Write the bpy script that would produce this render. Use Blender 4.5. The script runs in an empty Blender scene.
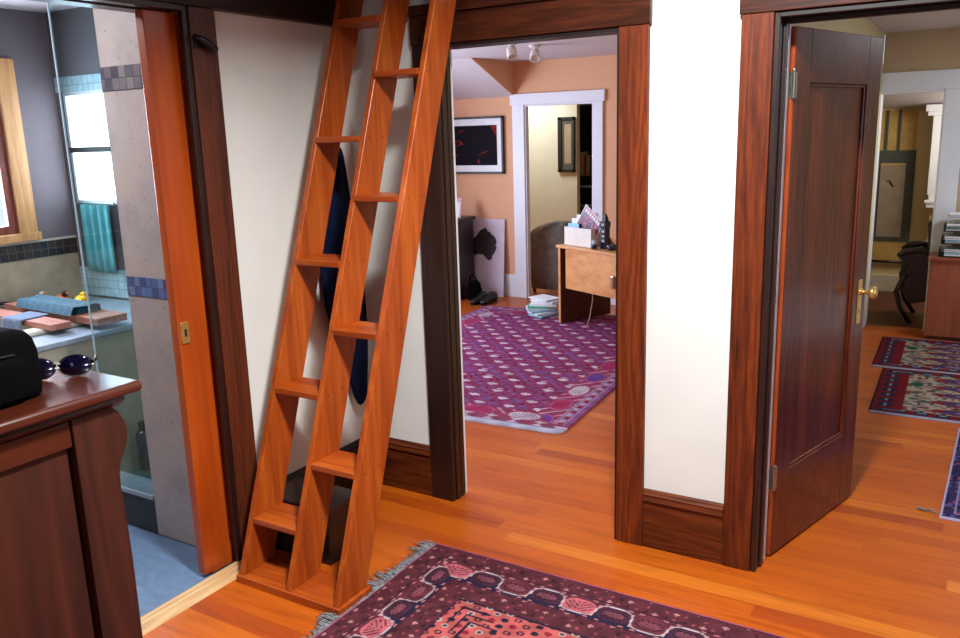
import bpy, math, random
import numpy as np
from mathutils import Vector, Matrix
random.seed(7); rng = np.random.default_rng(7)
S = bpy.context.scene; COL = S.collection
S.view_settings.view_transform = 'Standard'; S.view_settings.look = 'None'
S.view_settings.exposure = 0.0; S.view_settings.gamma = 1.0; S.view_settings.use_curve_mapping = False
PI = math.pi

# ------------------------------------------------------------------ colour / materials
def lin(c):
    return tuple(((v / 255) / 12.92 if v / 255 <= .04045 else (((v / 255) + .055) / 1.055) ** 2.4) for v in c) + (1.0,)

class NT:
    def __init__(s, name):
        s.m = bpy.data.materials.new(name); s.m.use_nodes = True
        s.t = s.m.node_tree; s.b = s.t.nodes['Principled BSDF']
    def n(s, typ, **k):
        nd = s.t.nodes.new(typ)
        for a, v in k.items():
            if a in nd.inputs.keys() if isinstance(a, str) else False: nd.inputs[a].default_value = v
            else: setattr(nd, a, v)
        return nd
    def l(s, a, b): s.t.links.new(a, b)
    def math(s, op, a, b=None, c=None):
        nd = s.t.nodes.new('ShaderNodeMath'); nd.operation = op
        for i, v in enumerate((a, b, c)):
            if v is None: continue
            if hasattr(v, 'links'): s.l(v, nd.inputs[i])
            else: nd.inputs[i].default_value = v
        return nd.outputs[0]
    def ramp(s, fac, stops, interp='LINEAR'):
        r = s.t.nodes.new('ShaderNodeValToRGB'); r.color_ramp.interpolation = interp
        e = r.color_ramp.elements
        while len(e) > 1: e.remove(e[-1])
        e[0].position = stops[0][0]; e[0].color = lin(stops[0][1])
        for p, c in stops[1:]:
            q = e.new(p); q.color = lin(c)
        s.l(fac, r.inputs[0]); return r.outputs[0]
    def noise(s, vec, scale, detail=4, rough=.5, dist=0):
        n = s.t.nodes.new('ShaderNodeTexNoise'); n.inputs['Scale'].default_value = scale
        n.inputs['Detail'].default_value = detail; n.inputs['Roughness'].default_value = rough
        n.inputs['Distortion'].default_value = dist; s.l(vec, n.inputs['Vector']); return n.outputs['Fac']
    def map(s, vec, scale=(1, 1, 1), loc=(0, 0, 0), rot=(0, 0, 0)):
        m = s.t.nodes.new('ShaderNodeMapping'); m.inputs['Scale'].default_value = scale
        m.inputs['Location'].default_value = loc; m.inputs['Rotation'].default_value = rot
        s.l(vec, m.inputs['Vector']); return m.outputs[0]
    def coord(s, kind='Object'):
        return s.t.nodes.new('ShaderNodeTexCoord').outputs[kind]
    def rand_coord(s):
        c = s.coord(); oi = s.t.nodes.new('ShaderNodeObjectInfo')
        v = s.t.nodes.new('ShaderNodeVectorMath'); v.operation = 'SCALE'; v.inputs[0].default_value = (7.3, 11.1, 5.7)
        s.l(oi.outputs['Random'], v.inputs['Scale'])
        a = s.t.nodes.new('ShaderNodeVectorMath'); a.operation = 'ADD'; s.l(c, a.inputs[0]); s.l(v.outputs[0], a.inputs[1])
        return a.outputs[0]
    def mix(s, fac, a, b, mode='MIX'):
        m = s.t.nodes.new('ShaderNodeMix'); m.data_type = 'RGBA'; m.blend_type = mode
        for v, i in ((fac, 0), (a, 6), (b, 7)):
            if hasattr(v, 'links'): s.l(v, m.inputs[i])
            elif i: m.inputs[i].default_value = lin(v)
            else: m.inputs[0].default_value = v
        return m.outputs[2]
    def bump(s, h, strength=.2, dist=.01):
        b = s.t.nodes.new('ShaderNodeBump'); b.inputs['Strength'].default_value = strength
        b.inputs['Distance'].default_value = dist; s.l(h, b.inputs['Height']); s.l(b.outputs[0], s.b.inputs['Normal'])
    def fin(s, color=None, rough=.5, metal=0, coat=0, coat_r=.1, spec=.5, sheen=0):
        if color is not None:
            if hasattr(color, 'links'): s.l(color, s.b.inputs['Base Color'])
            else: s.b.inputs['Base Color'].default_value = lin(color)
        s.b.inputs['Roughness'].default_value = rough; s.b.inputs['Metallic'].default_value = metal
        s.b.inputs['Coat Weight'].default_value = coat; s.b.inputs['Coat Roughness'].default_value = coat_r
        s.b.inputs['Specular IOR Level'].default_value = spec; s.b.inputs['Sheen Weight'].default_value = sheen
        return s.m

def plain(name, c, rough=.5, metal=0, coat=0, var=.12, scale=12, bump=0, spec=.5, sheen=0):
    t = NT(name); v = t.rand_coord()
    d = tuple(max(0, x * (1 - var)) for x in c); u = tuple(min(255, x * (1 + var * .6)) for x in c)
    col = t.ramp(t.noise(v, scale, 5, .6), [(.3, d), (.7, u)])
    if bump: t.bump(t.noise(v, scale * 8, 3), bump, .004)
    return t.fin(col, rough, metal, coat, spec=spec, sheen=sheen)

def wood(name, dark, mid, light, axis=2, rough=.4, coat=.0, coat_r=.12, freq=26, stretch=.07, bump=.05, spec=.5):
    """grain running along AXIS"""
    t = NT(name); v = t.rand_coord()
    sc = [1, 1, 1]; sc[axis] = stretch
    w = t.map(v, tuple(sc))
    big = t.noise(w, 9, 4, .55, .2)
    fine = t.noise(w, freq * 4, 4, .6)
    ringf = t.math('SINE', t.math('MULTIPLY', t.noise(w, 6.5, 2, .45, .15), freq * 3.2))
    f = t.math('ADD', t.math('MULTIPLY', big, .42), t.math('MULTIPLY', fine, .46))
    f = t.math('ADD', f, t.math('MULTIPLY', ringf, .06)); f = t.math('ADD', f, .06)
    col = t.ramp(f, [(.28, dark), (.5, mid), (.72, light)])
    if bump: t.bump(f, bump, .004)
    return t.fin(col, rough, 0, coat, coat_r, spec)

M = {}
M['wall'] = plain('painted_plaster', (228, 230, 223), .75, var=.02, scale=3, bump=.03)
M['peach'] = plain('peach_paint', (222, 168, 130), .75, var=.03, scale=2)
M['greyceil'] = plain('ceiling_paint', (205, 196, 200), .8, var=.02, scale=2)
M['cream'] = plain('cream_paint', (214, 200, 150), .8, var=.03, scale=2)
M['tan'] = plain('tan_paint', (190, 165, 130), .8, var=.03, scale=2)
M['white'] = plain('white_trim_paint', (228, 230, 238), .45, var=.02, scale=4)
M['purple'] = plain('bathroom_paint', (108, 100, 104), .8, var=.04, scale=2)
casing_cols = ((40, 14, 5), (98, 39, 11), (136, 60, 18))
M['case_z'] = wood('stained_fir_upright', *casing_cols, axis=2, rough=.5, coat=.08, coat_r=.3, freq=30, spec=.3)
M['case_zl'] = wood('stained_fir_shaded_post', (34, 13, 7), (84, 34, 13), (110, 48, 18), axis=2, rough=.5, coat=.06, coat_r=.3, freq=30)  # darker copy of the upright fir; shade is put into its colour
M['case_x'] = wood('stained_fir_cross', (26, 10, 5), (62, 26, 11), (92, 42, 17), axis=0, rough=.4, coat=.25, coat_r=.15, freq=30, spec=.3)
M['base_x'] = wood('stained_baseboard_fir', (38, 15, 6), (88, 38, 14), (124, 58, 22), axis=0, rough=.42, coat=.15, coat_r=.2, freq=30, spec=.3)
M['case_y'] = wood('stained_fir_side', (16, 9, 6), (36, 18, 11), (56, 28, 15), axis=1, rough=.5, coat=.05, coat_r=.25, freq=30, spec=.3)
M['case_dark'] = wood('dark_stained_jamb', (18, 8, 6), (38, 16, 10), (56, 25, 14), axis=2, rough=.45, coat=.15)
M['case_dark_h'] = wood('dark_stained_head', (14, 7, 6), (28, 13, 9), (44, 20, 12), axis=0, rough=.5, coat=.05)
M['door'] = wood('varnished_door', (38, 13, 7), (90, 35, 15), (134, 60, 26), axis=2, rough=.33, coat=.3, coat_r=.12, spec=.3, freq=34, stretch=.045)
M['doorx'] = wood('varnished_door_rail', (38, 13, 7), (90, 35, 15), (134, 60, 26), axis=0, rough=.33, coat=.3, coat_r=.12, spec=.3, freq=34)
M['dooredge'] = wood('door_edge', (90, 34, 12), (150, 62, 22), (180, 84, 32), axis=2, rough=.4, coat=.3)
M['orange'] = wood('orange_fir', (128, 50, 11), (164, 71, 16), (188, 98, 30), axis=2, rough=.42, coat=.1, coat_r=.2, freq=14, bump=.02, spec=.35)
M['orange_x'] = wood('orange_fir_tread', (126, 46, 11), (160, 68, 16), (186, 96, 30), axis=0, rough=.4, coat=.15, coat_r=.2, freq=14, bump=.02, spec=.35)
M['slider'] = wood('orange_pocket_door', (150, 58, 10), (176, 72, 14), (190, 88, 22), axis=2, rough=.4, coat=.3, freq=10, bump=.02)
M['mahog'] = wood('red_mahogany', (36, 14, 7), (62, 26, 13), (78, 34, 18), axis=2, rough=.5, coat=.05, freq=10, bump=.02)
M['mahog_y'] = wood('red_mahogany_top', (40, 15, 8), (70, 28, 15), (88, 37, 20), axis=1, rough=.3, coat=.5, coat_r=.15, freq=10, bump=.02)
M['teakt'] = wood('bath_teak', (130, 74, 58), (176, 112, 92), (205, 145, 124), axis=0, rough=.5, freq=20)
M['pine'] = wood('light_threshold_wood', (150, 106, 66), (206, 164, 112), (232, 200, 150), axis=1, rough=.5, freq=24)
M['desk'] = wood('beech_laminate', (186, 120, 68), (214, 150, 92), (228, 172, 114), axis=0, rough=.4, freq=6, bump=.01, stretch=.03)
M['deskdark'] = wood('walnut_panel', (56, 24, 14), (84, 38, 22), (104, 50, 30), axis=2, rough=.5)
M['cabred'] = wood('cherry_cabinet', (128, 60, 38), (160, 84, 56), (180, 102, 72), axis=2, rough=.4, coat=.2, freq=8)
M['tansash'] = wood('tan_window_casing', (168, 116, 66), (202, 150, 94), (220, 172, 118), axis=2, rough=.45)
M['brownsash'] = wood('brown_sash', (80, 34, 24), (122, 58, 42), (150, 78, 58), axis=2, rough=.45)
M['brass'] = plain('brass', (226, 186, 104), .3, .75, var=.06)
M['nickel'] = plain('nickel', (190, 190, 178), .3, 1.0, var=.06)
M['black'] = plain('black_plastic', (14, 14, 16), .5, var=.2)
M['blackfab'] = plain('black_nylon', (8, 8, 9), .95, var=.25, scale=40, bump=.12, spec=.04)
M['navy'] = plain('navy_cloth', (10, 18, 44), .9, var=.35, scale=9, bump=.3, sheen=0, spec=.1)
M['darkwood'] = wood('black_walnut', (16, 9, 8), (34, 18, 15), (50, 28, 22), axis=2, rough=.45, coat=.2)
M['tealcloth'] = plain('teal_terry', (2, 84, 104), .95, var=.3, scale=60, bump=.5, sheen=.3)
M['curtainteal'] = plain('teal_towel_cloth', (92, 168, 172), .9, var=.12, scale=14, sheen=.2)
M['greycloth'] = plain('grey_terry', (104, 120, 146), .95, var=.15, scale=40, bump=.3, sheen=.2)
M['deckstone'] = plain('pale_stone_deck', (150, 172, 176), .35, var=.14, scale=6)
M['rimstone'] = plain('cream_stone_rim', (206, 202, 184), .4, var=.08, scale=9)
M['beige'] = plain('beige_limestone', (176, 162, 136), .55, var=.12, scale=7, bump=.05)
M['olive'] = plain('apron_limestone', (172, 166, 146), .5, var=.1, scale=5)
M['yellow'] = plain('yellow_rubber', (235, 205, 40), .4, var=.05)
M['duckorange'] = plain('orange_rubber', (235, 120, 30), .4, var=.05)
M['paper'] = plain('white_paper', (232, 234, 238), .7, var=.04)
M['papergreen'] = plain('green_folder', (60, 200, 150), .6, var=.05)
M['paperblue'] = plain('pale_blue_folder', (150, 200, 222), .6, var=.05)
M['boxwhite'] = plain('white_card_box', (225, 218, 206), .6, var=.04)
M['lilac'] = plain('white_board', (205, 192, 205), .6, var=.03)
M['coat'] = plain('grey_brown_wool', (104, 94, 86), .95, var=.2, scale=20, bump=.3, sheen=.2)
M['leather'] = plain('dark_leather', (44, 24, 30), .35, coat=.2, var=.25, scale=16)
M['navyshine'] = plain('dark_blue_ceramic', (20, 24, 52), .25, coat=.4, var=.2)
M['caplight'] = plain('pale_cap', (200, 214, 225), .4, var=.05)
M['pink'] = plain('pink_print', (215, 170, 170), .6, var=.15, scale=50)
M['scrollgold'] = plain('gold_silk', (196, 164, 96), .8, var=.08, scale=30)
M['scrollgrey'] = plain('grey_brocade', (78, 82, 76), .8, var=.1, scale=60)
M['scrollpaper'] = plain('aged_paper', (158, 142, 122), .8, var=.1, scale=10)
M['ink'] = plain('ink', (60, 50, 48), .8, var=.1)
M['fringe'] = plain('grey_wool_fringe', (122, 122, 126), .95, var=.35, scale=60)
M['shelfdark'] = plain('dark_shelf', (42, 34, 32), .6, var=.2)
M['steel'] = plain('white_enamel_spot', (225, 215, 210), .3, var=.03)
M['wick'] = plain('cord_beige', (196, 160, 130), .6, var=.05)
M['showerpan'] = plain('dark_green_pan', (58, 84, 82), .4, var=.3, scale=9)
M['kerb'] = plain('dark_slate', (44, 42, 48), .5, var=.2)
M['paleblue'] = plain('pale_blue_stone', (150, 164, 178), .4, var=.08)

def travertine():
    t = NT('grey_travertine'); v = t.coord()
    n1 = t.noise(v, 5, 5, .6); n2 = t.noise(t.map(v, (1, 1, 1.3)), 42, 5, .7)
    c = t.ramp(n1, [(.3, (164, 148, 148)), (.55, (184, 168, 162)), (.75, (192, 170, 150))])
    pit = t.ramp(n2, [(.30, (140, 118, 118)), (.37, (255, 255, 255))])
    c = t.mix(1.0, c, pit, 'MULTIPLY'); t.bump(n2, .15, .004)
    return t.fin(c, .45)
M['trav'] = travertine()

def floorboards():
    t = NT('fir_floorboards'); v = t.coord('Object')
    sp = t.n('ShaderNodeSeparateXYZ'); t.l(v, sp.inputs[0])
    X, Y = sp.outputs[0], sp.outputs[1]
    W = .0826
    yr = t.math('DIVIDE', t.math('ADD', Y, 30.0), W); row = t.math('FLOOR', yr); fy = t.math('FRACT', yr)
    wn = t.n('ShaderNodeTexWhiteNoise', noise_dimensions='1D'); t.l(row, wn.inputs['W'])
    xr = t.math('ADD', t.math('DIVIDE', X, 1.9), t.math('MULTIPLY', wn.outputs['Value'], 9.0)); colm = t.math('FLOOR', xr); fx = t.math('FRACT', xr)
    cmb = t.n('ShaderNodeCombineXYZ'); t.l(row, cmb.inputs[0]); t.l(colm, cmb.inputs[1])
    wn2 = t.n('ShaderNodeTexWhiteNoise', noise_dimensions='2D'); t.l(cmb.outputs[0], wn2.inputs['Vector'])
    base = t.ramp(wn2.outputs['Value'], [(0, (166, 70, 14)), (.08, (180, 82, 13)), (.5, (188, 89, 13)), (.92, (194, 96, 16)), (1, (210, 120, 34))])
    # grain, shifted per plank
    sh = t.n('ShaderNodeVectorMath', operation='SCALE'); t.l(cmb.outputs[0], sh.inputs[0]); sh.inputs['Scale'].default_value = 3.71
    ad = t.n('ShaderNodeVectorMath', operation='ADD'); t.l(v, ad.inputs[0]); t.l(sh.outputs[0], ad.inputs[1])
    g = t.map(ad.outputs[0], (.9, 13, 1))
    gn = t.noise(g, 3.2, 5, .62, .8)
    gr = t.ramp(gn, [(.25, (176, 150, 120)), (.5, (240, 232, 225)), (.75, (255, 255, 255))])
    c = t.mix(.75, base, gr, 'MULTIPLY')
    # two pale sapwood boards at the doorways, and the seams
    def band(y0, y1, x0, x1):
        a = t.math('MULTIPLY', t.math('GREATER_THAN', Y, y0), t.math('LESS_THAN', Y, y1))
        return t.math('MULTIPLY', a, t.math('MULTIPLY', t.math('GREATER_THAN', X, x0), t.math('LESS_THAN', X, x1)))
    c = t.mix(t.math('MULTIPLY', band(3.02, 3.064, -.70, -.35), .8), c, (246, 178, 78))
    c = t.mix(t.math('MULTIPLY', band(3.052, 3.066, -.35, 1.2), .8), c, (240, 160, 70))
    c = t.mix(t.math('MULTIPLY', band(2.985, 3.0, -2.0, -1.18), .75), c, (240, 160, 70))
    seam = t.math('LESS_THAN', fy, .025); seamx = t.math('LESS_THAN', fx, .0016)
    sm = t.math('MAXIMUM', seam, seamx)
    c = t.mix(t.math('MULTIPLY', sm, .35), c, (110, 46, 14))
    t.bump(gn, .04, .003)
    return t.fin(c, .42, coat=.12, coat_r=.22, spec=.35)
M['floor'] = floorboards()

def tiles(name, w, h, cols, grout, rough=.3, gw=.06, offset=0.0, axes='XZ'):
    t = NT(name); sp = t.n('ShaderNodeSeparateXYZ'); t.l(t.coord(), sp.inputs[0])
    A = sp.outputs['XYZ'.index(axes[0])]; B = sp.outputs['XYZ'.index(axes[1])]
    b = t.math('DIVIDE', t.math('ADD', B, h * 400), h); rb = t.math('FLOOR', b)
    a = t.math('ADD', t.math('DIVIDE', t.math('ADD', A, w * 400), w), t.math('MULTIPLY', t.math('MODULO', rb, 2.0), offset))
    ra = t.math('FLOOR', a); fa = t.math('FRACT', a); fb = t.math('FRACT', b)
    cm = t.n('ShaderNodeCombineXYZ'); t.l(ra, cm.inputs[0]); t.l(rb, cm.inputs[1])
    wn = t.n('ShaderNodeTexWhiteNoise', noise_dimensions='2D'); t.l(cm.outputs[0], wn.inputs['Vector'])
    c = t.ramp(wn.outputs['Value'], [(i / max(1, len(cols) - 1), q) for i, q in enumerate(cols)])
    c = t.mix(.35, c, t.ramp(t.noise(t.coord(), 30, 4), [(.3, (150, 150, 150)), (.7, (255, 255, 255))]), 'MULTIPLY')
    g = t.math('MAXIMUM', t.math('LESS_THAN', fa, gw), t.math('LESS_THAN', fb, gw * w / h))
    return t.fin(t.mix(g, c, grout), rough)
M['mosaic'] = tiles('slate_mosaic', .043, .045, [(34, 32, 46), (100, 92, 104), (160, 146, 138), (62, 76, 108), (132, 112, 104)], (54, 44, 52), .4)
M['mosaic_dark'] = tiles('dark_slate_mosaic', .047, .045, [(22, 26, 34), (60, 44, 38), (34, 44, 54), (72, 58, 46), (28, 30, 36)], (120, 112, 104), .35, gw=.05, axes='YZ')
M['mosaic_blue'] = tiles('blue_slate_mosaic', .036, .040, [(40, 48, 96), (100, 122, 176), (54, 68, 126), (134, 146, 184)], (50, 50, 76), .35)
M['tilepale'] = tiles('pale_blue_tile', .048, .048, [(196, 222, 228), (182, 212, 222)], (120, 150, 165), .25, gw=.06)
M['bathfloor'] = tiles('blue_slate_floor', .46, .46, [(84, 108, 140), (112, 136, 166), (96, 120, 152), (142, 158, 180)], (92, 110, 136), .4, gw=.008, axes='XY')

def glass(name, tint, refl=.12, rough=.02):
    m = bpy.data.materials.new(name); m.use_nodes = True; t = m.node_tree; t.nodes.clear()
    o = t.nodes.new('ShaderNodeOutputMaterial'); tr = t.nodes.new('ShaderNodeBsdfTransparent'); tr.inputs[0].default_value = lin(tint)
    gl = t.nodes.new('ShaderNodeBsdfGlossy'); gl.inputs['Roughness'].default_value = rough
    mx = t.nodes.new('ShaderNodeMixShader'); fr = t.nodes.new('ShaderNodeLayerWeight'); fr.inputs[0].default_value = .5
    pw = t.nodes.new('ShaderNodeMath'); pw.operation = 'POWER'; pw.inputs[1].default_value = 4.0; t.links.new(fr.outputs['Facing'], pw.inputs[0])
    ma = t.nodes.new('ShaderNodeMath'); ma.operation = 'MULTIPLY_ADD'; ma.inputs[1].default_value = .5; ma.inputs[2].default_value = refl * .5
    t.links.new(pw.outputs[0], ma.inputs[0]); t.links.new(ma.outputs[0], mx.inputs[0])
    t.links.new(tr.outputs[0], mx.inputs[1]); t.links.new(gl.outputs[0], mx.inputs[2]); t.links.new(mx.outputs[0], o.inputs[0])
    return m
M['glass'] = glass('shower_glass', (236, 248, 248), .08)
M['pane'] = glass('window_glass', (248, 250, 255), .05)
def frosted():
    m = bpy.data.materials.new('frosted_glass'); m.use_nodes = True; t = m.node_tree; t.nodes.clear()
    o = t.nodes.new('ShaderNodeOutputMaterial'); tr = t.nodes.new('ShaderNodeBsdfTranslucent'); tr.inputs[0].default_value = lin((240, 246, 252))
    t.links.new(tr.outputs[0], o.inputs[0]); return m
M['frost'] = frosted()
M['hallabsorb'] = wood('hall_bounce_damping_wood', (46, 30, 20), (84, 58, 40), (110, 80, 56), axis=2, rough=.6, freq=12)  # dark wood put on unseen hall surfaces to cut bounced light
M['lens'] = plain('blue_mirror_lens', (20, 20, 60), .06, .75, coat=1.0, var=.1)
def attr_mat(name, rough=.95):
    t = NT(name); a = t.n('ShaderNodeAttribute', attribute_name='Col')
    c = t.mix(.35, a.outputs['Color'], t.ramp(t.noise(t.coord(), 180, 3, .7), [(.3, (130, 130, 130)), (.7, (255, 255, 255))]), 'MULTIPLY')
    t.bump(t.noise(t.coord(), 260, 2), .3, .003)
    return t.fin(c, rough, spec=.1)
M['rug'] = attr_mat('knotted_wool')

# ------------------------------------------------------------------ mesh building
class MB:
    def __init__(s): s.v = []; s.f = []
    def add(s, vs, fs):
        o = len(s.v); s.v += [tuple(p) for p in vs]; s.f += [tuple(i + o for i in f) for f in fs]; return s
    def box(s, x0, y0, z0, x1, y1, z1, rot=0, c=None):
        vs = [(x, y, z) for x in (x0, x1) for y in (y0, y1) for z in (z0, z1)]
        if rot:
            cx, cy = c or ((x0 + x1) / 2, (y0 + y1) / 2); ca, sa = math.cos(rot), math.sin(rot)
            vs = [(cx + (x - cx) * ca - (y - cy) * sa, cy + (x - cx) * sa + (y - cy) * ca, z) for x, y, z in vs]
        return s.add(vs, [(0, 1, 3, 2), (4, 6, 7, 5), (0, 4, 5, 1), (2, 3, 7, 6), (0, 2, 6, 4), (1, 5, 7, 3)])
    def prism(s, poly, axis, a, b):
        """polygon in the plane normal to axis: x->(y,z) y->(x,z) z->(x,y)"""
        n = len(poly)
        def mk(p, h):
            return {'x': (h, p[0], p[1]), 'y': (p[0], h, p[1]), 'z': (p[0], p[1], h)}[axis]
        return s.add([mk(p, a) for p in poly] + [mk(p, b) for p in poly],
                     [tuple(range(n - 1, -1, -1)), tuple(range(n, 2 * n))] + [(i, (i + 1) % n, n + (i + 1) % n, n + i) for i in range(n)])
    def tube(s, pts, r, n=10, cap=True):
        pts = [Vector(p) for p in pts]; rs = r if isinstance(r, (list, tuple)) else [r] * len(pts)
        vs = []; up = None
        for i, p in enumerate(pts):
            d = (pts[min(i + 1, len(pts) - 1)] - pts[max(i - 1, 0)]).normalized()
            if up is None: up = d.orthogonal().normalized()
            up = (up - d * up.dot(d)).normalized(); q = d.cross(up)
            vs += [p + (up * math.cos(2 * PI * k / n) + q * math.sin(2 * PI * k / n)) * rs[i] for k in range(n)]
        m = len(pts); fs = [(i * n + k, i * n + (k + 1) % n, (i + 1) * n + (k + 1) % n, (i + 1) * n + k) for i in range(m - 1) for k in range(n)]
        if cap: fs += [tuple(range(n - 1, -1, -1)), tuple(range((m - 1) * n, m * n))]
        return s.add(vs, fs)
    def lathe(s, prof, c, axis=(0, 0, 1), n=20):
        """prof: (r, h) along axis from c"""
        a = Vector(axis).normalized(); u = a.orthogonal().normalized(); w = a.cross(u); c = Vector(c)
        vs = [c + a * h + (u * math.cos(2 * PI * k / n) + w * math.sin(2 * PI * k / n)) * max(r, 1e-4) for r, h in prof for k in range(n)]
        m = len(prof)
        return s.add(vs, [(i * n + k, i * n + (k + 1) % n, (i + 1) * n + (k + 1) % n, (i + 1) * n + k) for i in range(m - 1) for k in range(n)] + [tuple(range(n - 1, -1, -1)), tuple(range((m - 1) * n, m * n))])
    def loft(s, rings):
        n = len(rings[0]); vs = [p for r in rings for p in r]; m = len(rings)
        return s.add(vs, [(i * n + k, i * n + (k + 1) % n, (i + 1) * n + (k + 1) % n, (i + 1) * n + k) for i in range(m - 1) for k in range(n)] + [tuple(range(n - 1, -1, -1)), tuple(range((m - 1) * n, m * n))])
    def grid(s, fn, nu, nv):
        vs = [fn(i / nu, j / nv) for i in range(nu + 1) for j in range(nv + 1)]
        return s.add(vs, [(i * (nv + 1) + j, (i + 1) * (nv + 1) + j, (i + 1) * (nv + 1) + j + 1, i * (nv + 1) + j + 1) for i in range(nu) for j in range(nv)])
    def xf(s, rot=0, loc=(0, 0, 0)):
        ca, sa = math.cos(rot), math.sin(rot)
        s.v = [(loc[0] + x * ca - y * sa, loc[1] + x * sa + y * ca, loc[2] + z) for x, y, z in s.v]; return s

def tag(o, label=None, cat=None, group=None, kind=None):
    if label: o['label'] = label
    if cat: o['category'] = cat
    if group: o['group'] = group
    if kind: o['kind'] = kind
    return o

def worldloc(o):
    p = Vector(o.location)
    while o.parent: o = o.parent; p += Vector(o.location)
    return p

def obj(name, mb, mat, parent=None, bevel=0, smooth=False, seg=2, label=None, subsurf=0, solid=0):
    me = bpy.data.meshes.new(name); 
    if parent is not None: off = worldloc(parent); org = Vector((0, 0, 0))
    else:
        a = np.array(mb.v); lo, hi = a.min(0), a.max(0)
        org = Vector(((lo[0] + hi[0]) / 2, (lo[1] + hi[1]) / 2, lo[2])); off = org
    me.from_pydata([(x - off[0], y - off[1], z - off[2]) for x, y, z in mb.v], [], mb.f)
    me.validate(); me.update()
    import bmesh
    bm = bmesh.new(); bm.from_mesh(me); bmesh.ops.recalc_face_normals(bm, faces=bm.faces); bm.to_mesh(me); bm.free()
    o = bpy.data.objects.new(name, me); COL.objects.link(o); me.materials.append(M[mat] if isinstance(mat, str) else mat)
    if parent is not None: o.parent = parent
    else: o.location = org
    if smooth: me.polygons.foreach_set('use_smooth', [True] * len(me.polygons))
    if bevel:
        b = o.modifiers.new('bevel', 'BEVEL'); b.width = bevel; b.segments = seg; b.limit_method = 'ANGLE'; b.angle_limit = .6
    if subsurf:
        b = o.modifiers.new('sub', 'SUBSURF'); b.levels = b.render_levels = subsurf
    if solid:
        b = o.modifiers.new('solid', 'SOLIDIFY'); b.thickness = solid; b.offset = 0
    if label: o['label'] = label
    return o

def thing(name, loc, label, cat, group=None, kind=None):
    o = bpy.data.objects.new(name, None); o.empty_display_size = .1; COL.objects.link(o); o.location = loc
    return tag(o, label, cat, group, kind)

def struct(name, mb, mat, label=None, cat=None, **k):
    return tag(obj(name, mb, mat, **k), label, cat, kind='structure')

# ------------------------------------------------------------------ camera
cam = bpy.data.cameras.new('camera'); co = bpy.data.objects.new('camera', cam); COL.objects.link(co); S.camera = co
YAW, PITCH, ROLL, F = -0.546846296, 0.220572597, -0.0309898263, 829.23789
fwd = Vector((math.sin(YAW) * math.cos(PITCH), math.cos(YAW) * math.cos(PITCH), -math.sin(PITCH)))
rt = Vector((math.cos(YAW), -math.sin(YAW), 0)); up = rt.cross(fwd)
c_, s_ = math.cos(ROLL), math.sin(ROLL)
R_, U_ = rt * c_ + up * s_, -rt * s_ + up * c_
co.matrix_world = Matrix((( R_.x, U_.x, -fwd.x, 0), (R_.y, U_.y, -fwd.y, 0), (R_.z, U_.z, -fwd.z, 1.67), (0, 0, 0, 1)))
cam.sensor_width = 36; cam.lens = F * 36 / 960; cam.clip_start = .05

# ------------------------------------------------------------------ room shell
XL = -2.48           # hall face of the left wall
YM = 3.0             # hall face of the middle wall
m = MB()
m.box(-2.47, -1.8, -.1, 1.4, 3.15, 0); m.box(-5.6, 3.15, -.1, 2.3, 7.50, 0); m.box(-5.6, 7.50, -.1, -2.4, 10.5, 0)
struct('floor', m, 'floor', 'orange fir floorboards running from the hall into the far rooms', 'floor')
struct('floor', MB().box(-2.4, 7.50, -.1, 2.3, 9.2, -.0005), 'deskdark', 'dark wooden floor of the end room below the scroll', 'floor')
m = MB().box(-4.7, .6, -.12, -2.47, 3.0, -.015)
struct('floor', m, 'bathroom_floor' if 'bathroom_floor' in M else 'bathfloor', 'blue slate tiled bathroom floor beyond the pocket door', 'floor')
# left wall (hall / bathroom): opening y .9 .. 2.125, head at 2.12
m = MB(); m.box(-2.62, 2.60, 0, XL, 3.15, 2.75); m.box(-2.495, 2.125, 0, XL, 2.60, 2.75); m.box(-2.62, 2.125, 0, -2.545, 2.60, 2.75)
m.box(-2.62, .9, 2.14, XL, 2.125, 2.75); m.box(-2.62, -1.8, 0, XL, .9, 2.75)
struct('wall_left', m, 'wall', 'cream plaster wall behind the ladder with the bathroom opening', 'wall')
# middle wall
m = MB(); m.box(XL, YM, 0, -1.986, 3.085, 2.75); m.box(-1.187, YM, 0, -.641, 3.085, 2.75)
m.box(-1.986, YM, 2.03, -1.187, 3.085, 2.75); m.box(-.641, YM, 2.03, .16, 3.085, 2.75); m.box(.16, YM, 0, 1.4, 3.085, 2.75)
struct('wall_middle', m, 'wall', 'white plaster wall with the study doorway and the dark panelled door', 'wall')
m = MB(); m.box(1.4, -1.8, 0, 1.5, 3.15, 2.75)
struct('wall_right', m, 'hallabsorb', 'plain hall wall opposite the bathroom', 'wall')
m = MB(); m.box(-2.62, -1.9, 0, 1.5, -1.8, .9); m.box(-2.62, -1.9, 2.1, 1.5, -1.8, 2.75); m.box(-2.62, -1.9, .9, -.7, -1.8, 2.1); m.box(.8, -1.9, .9, 1.5, -1.8, 2.1)
struct('wall_back', m, 'hallabsorb', 'hall wall behind the viewer with the window added for fill light', 'wall')
m = MB(); m.box(-2.62, -1.9, 2.75, 1.5, 1.1, 2.83); m.box(-2.62, 2.1, 2.75, 1.5, 3.10, 2.83); m.box(-2.62, 1.1, 2.75, -.85, 2.1, 2.83); m.box(.0, 1.1, 2.75, 1.5, 2.1, 2.83)
struct('ceiling', m, 'hallabsorb', 'unseen hall ceiling in dark wood chosen to cut bounced light, with a small skylight well', 'ceiling')

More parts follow.
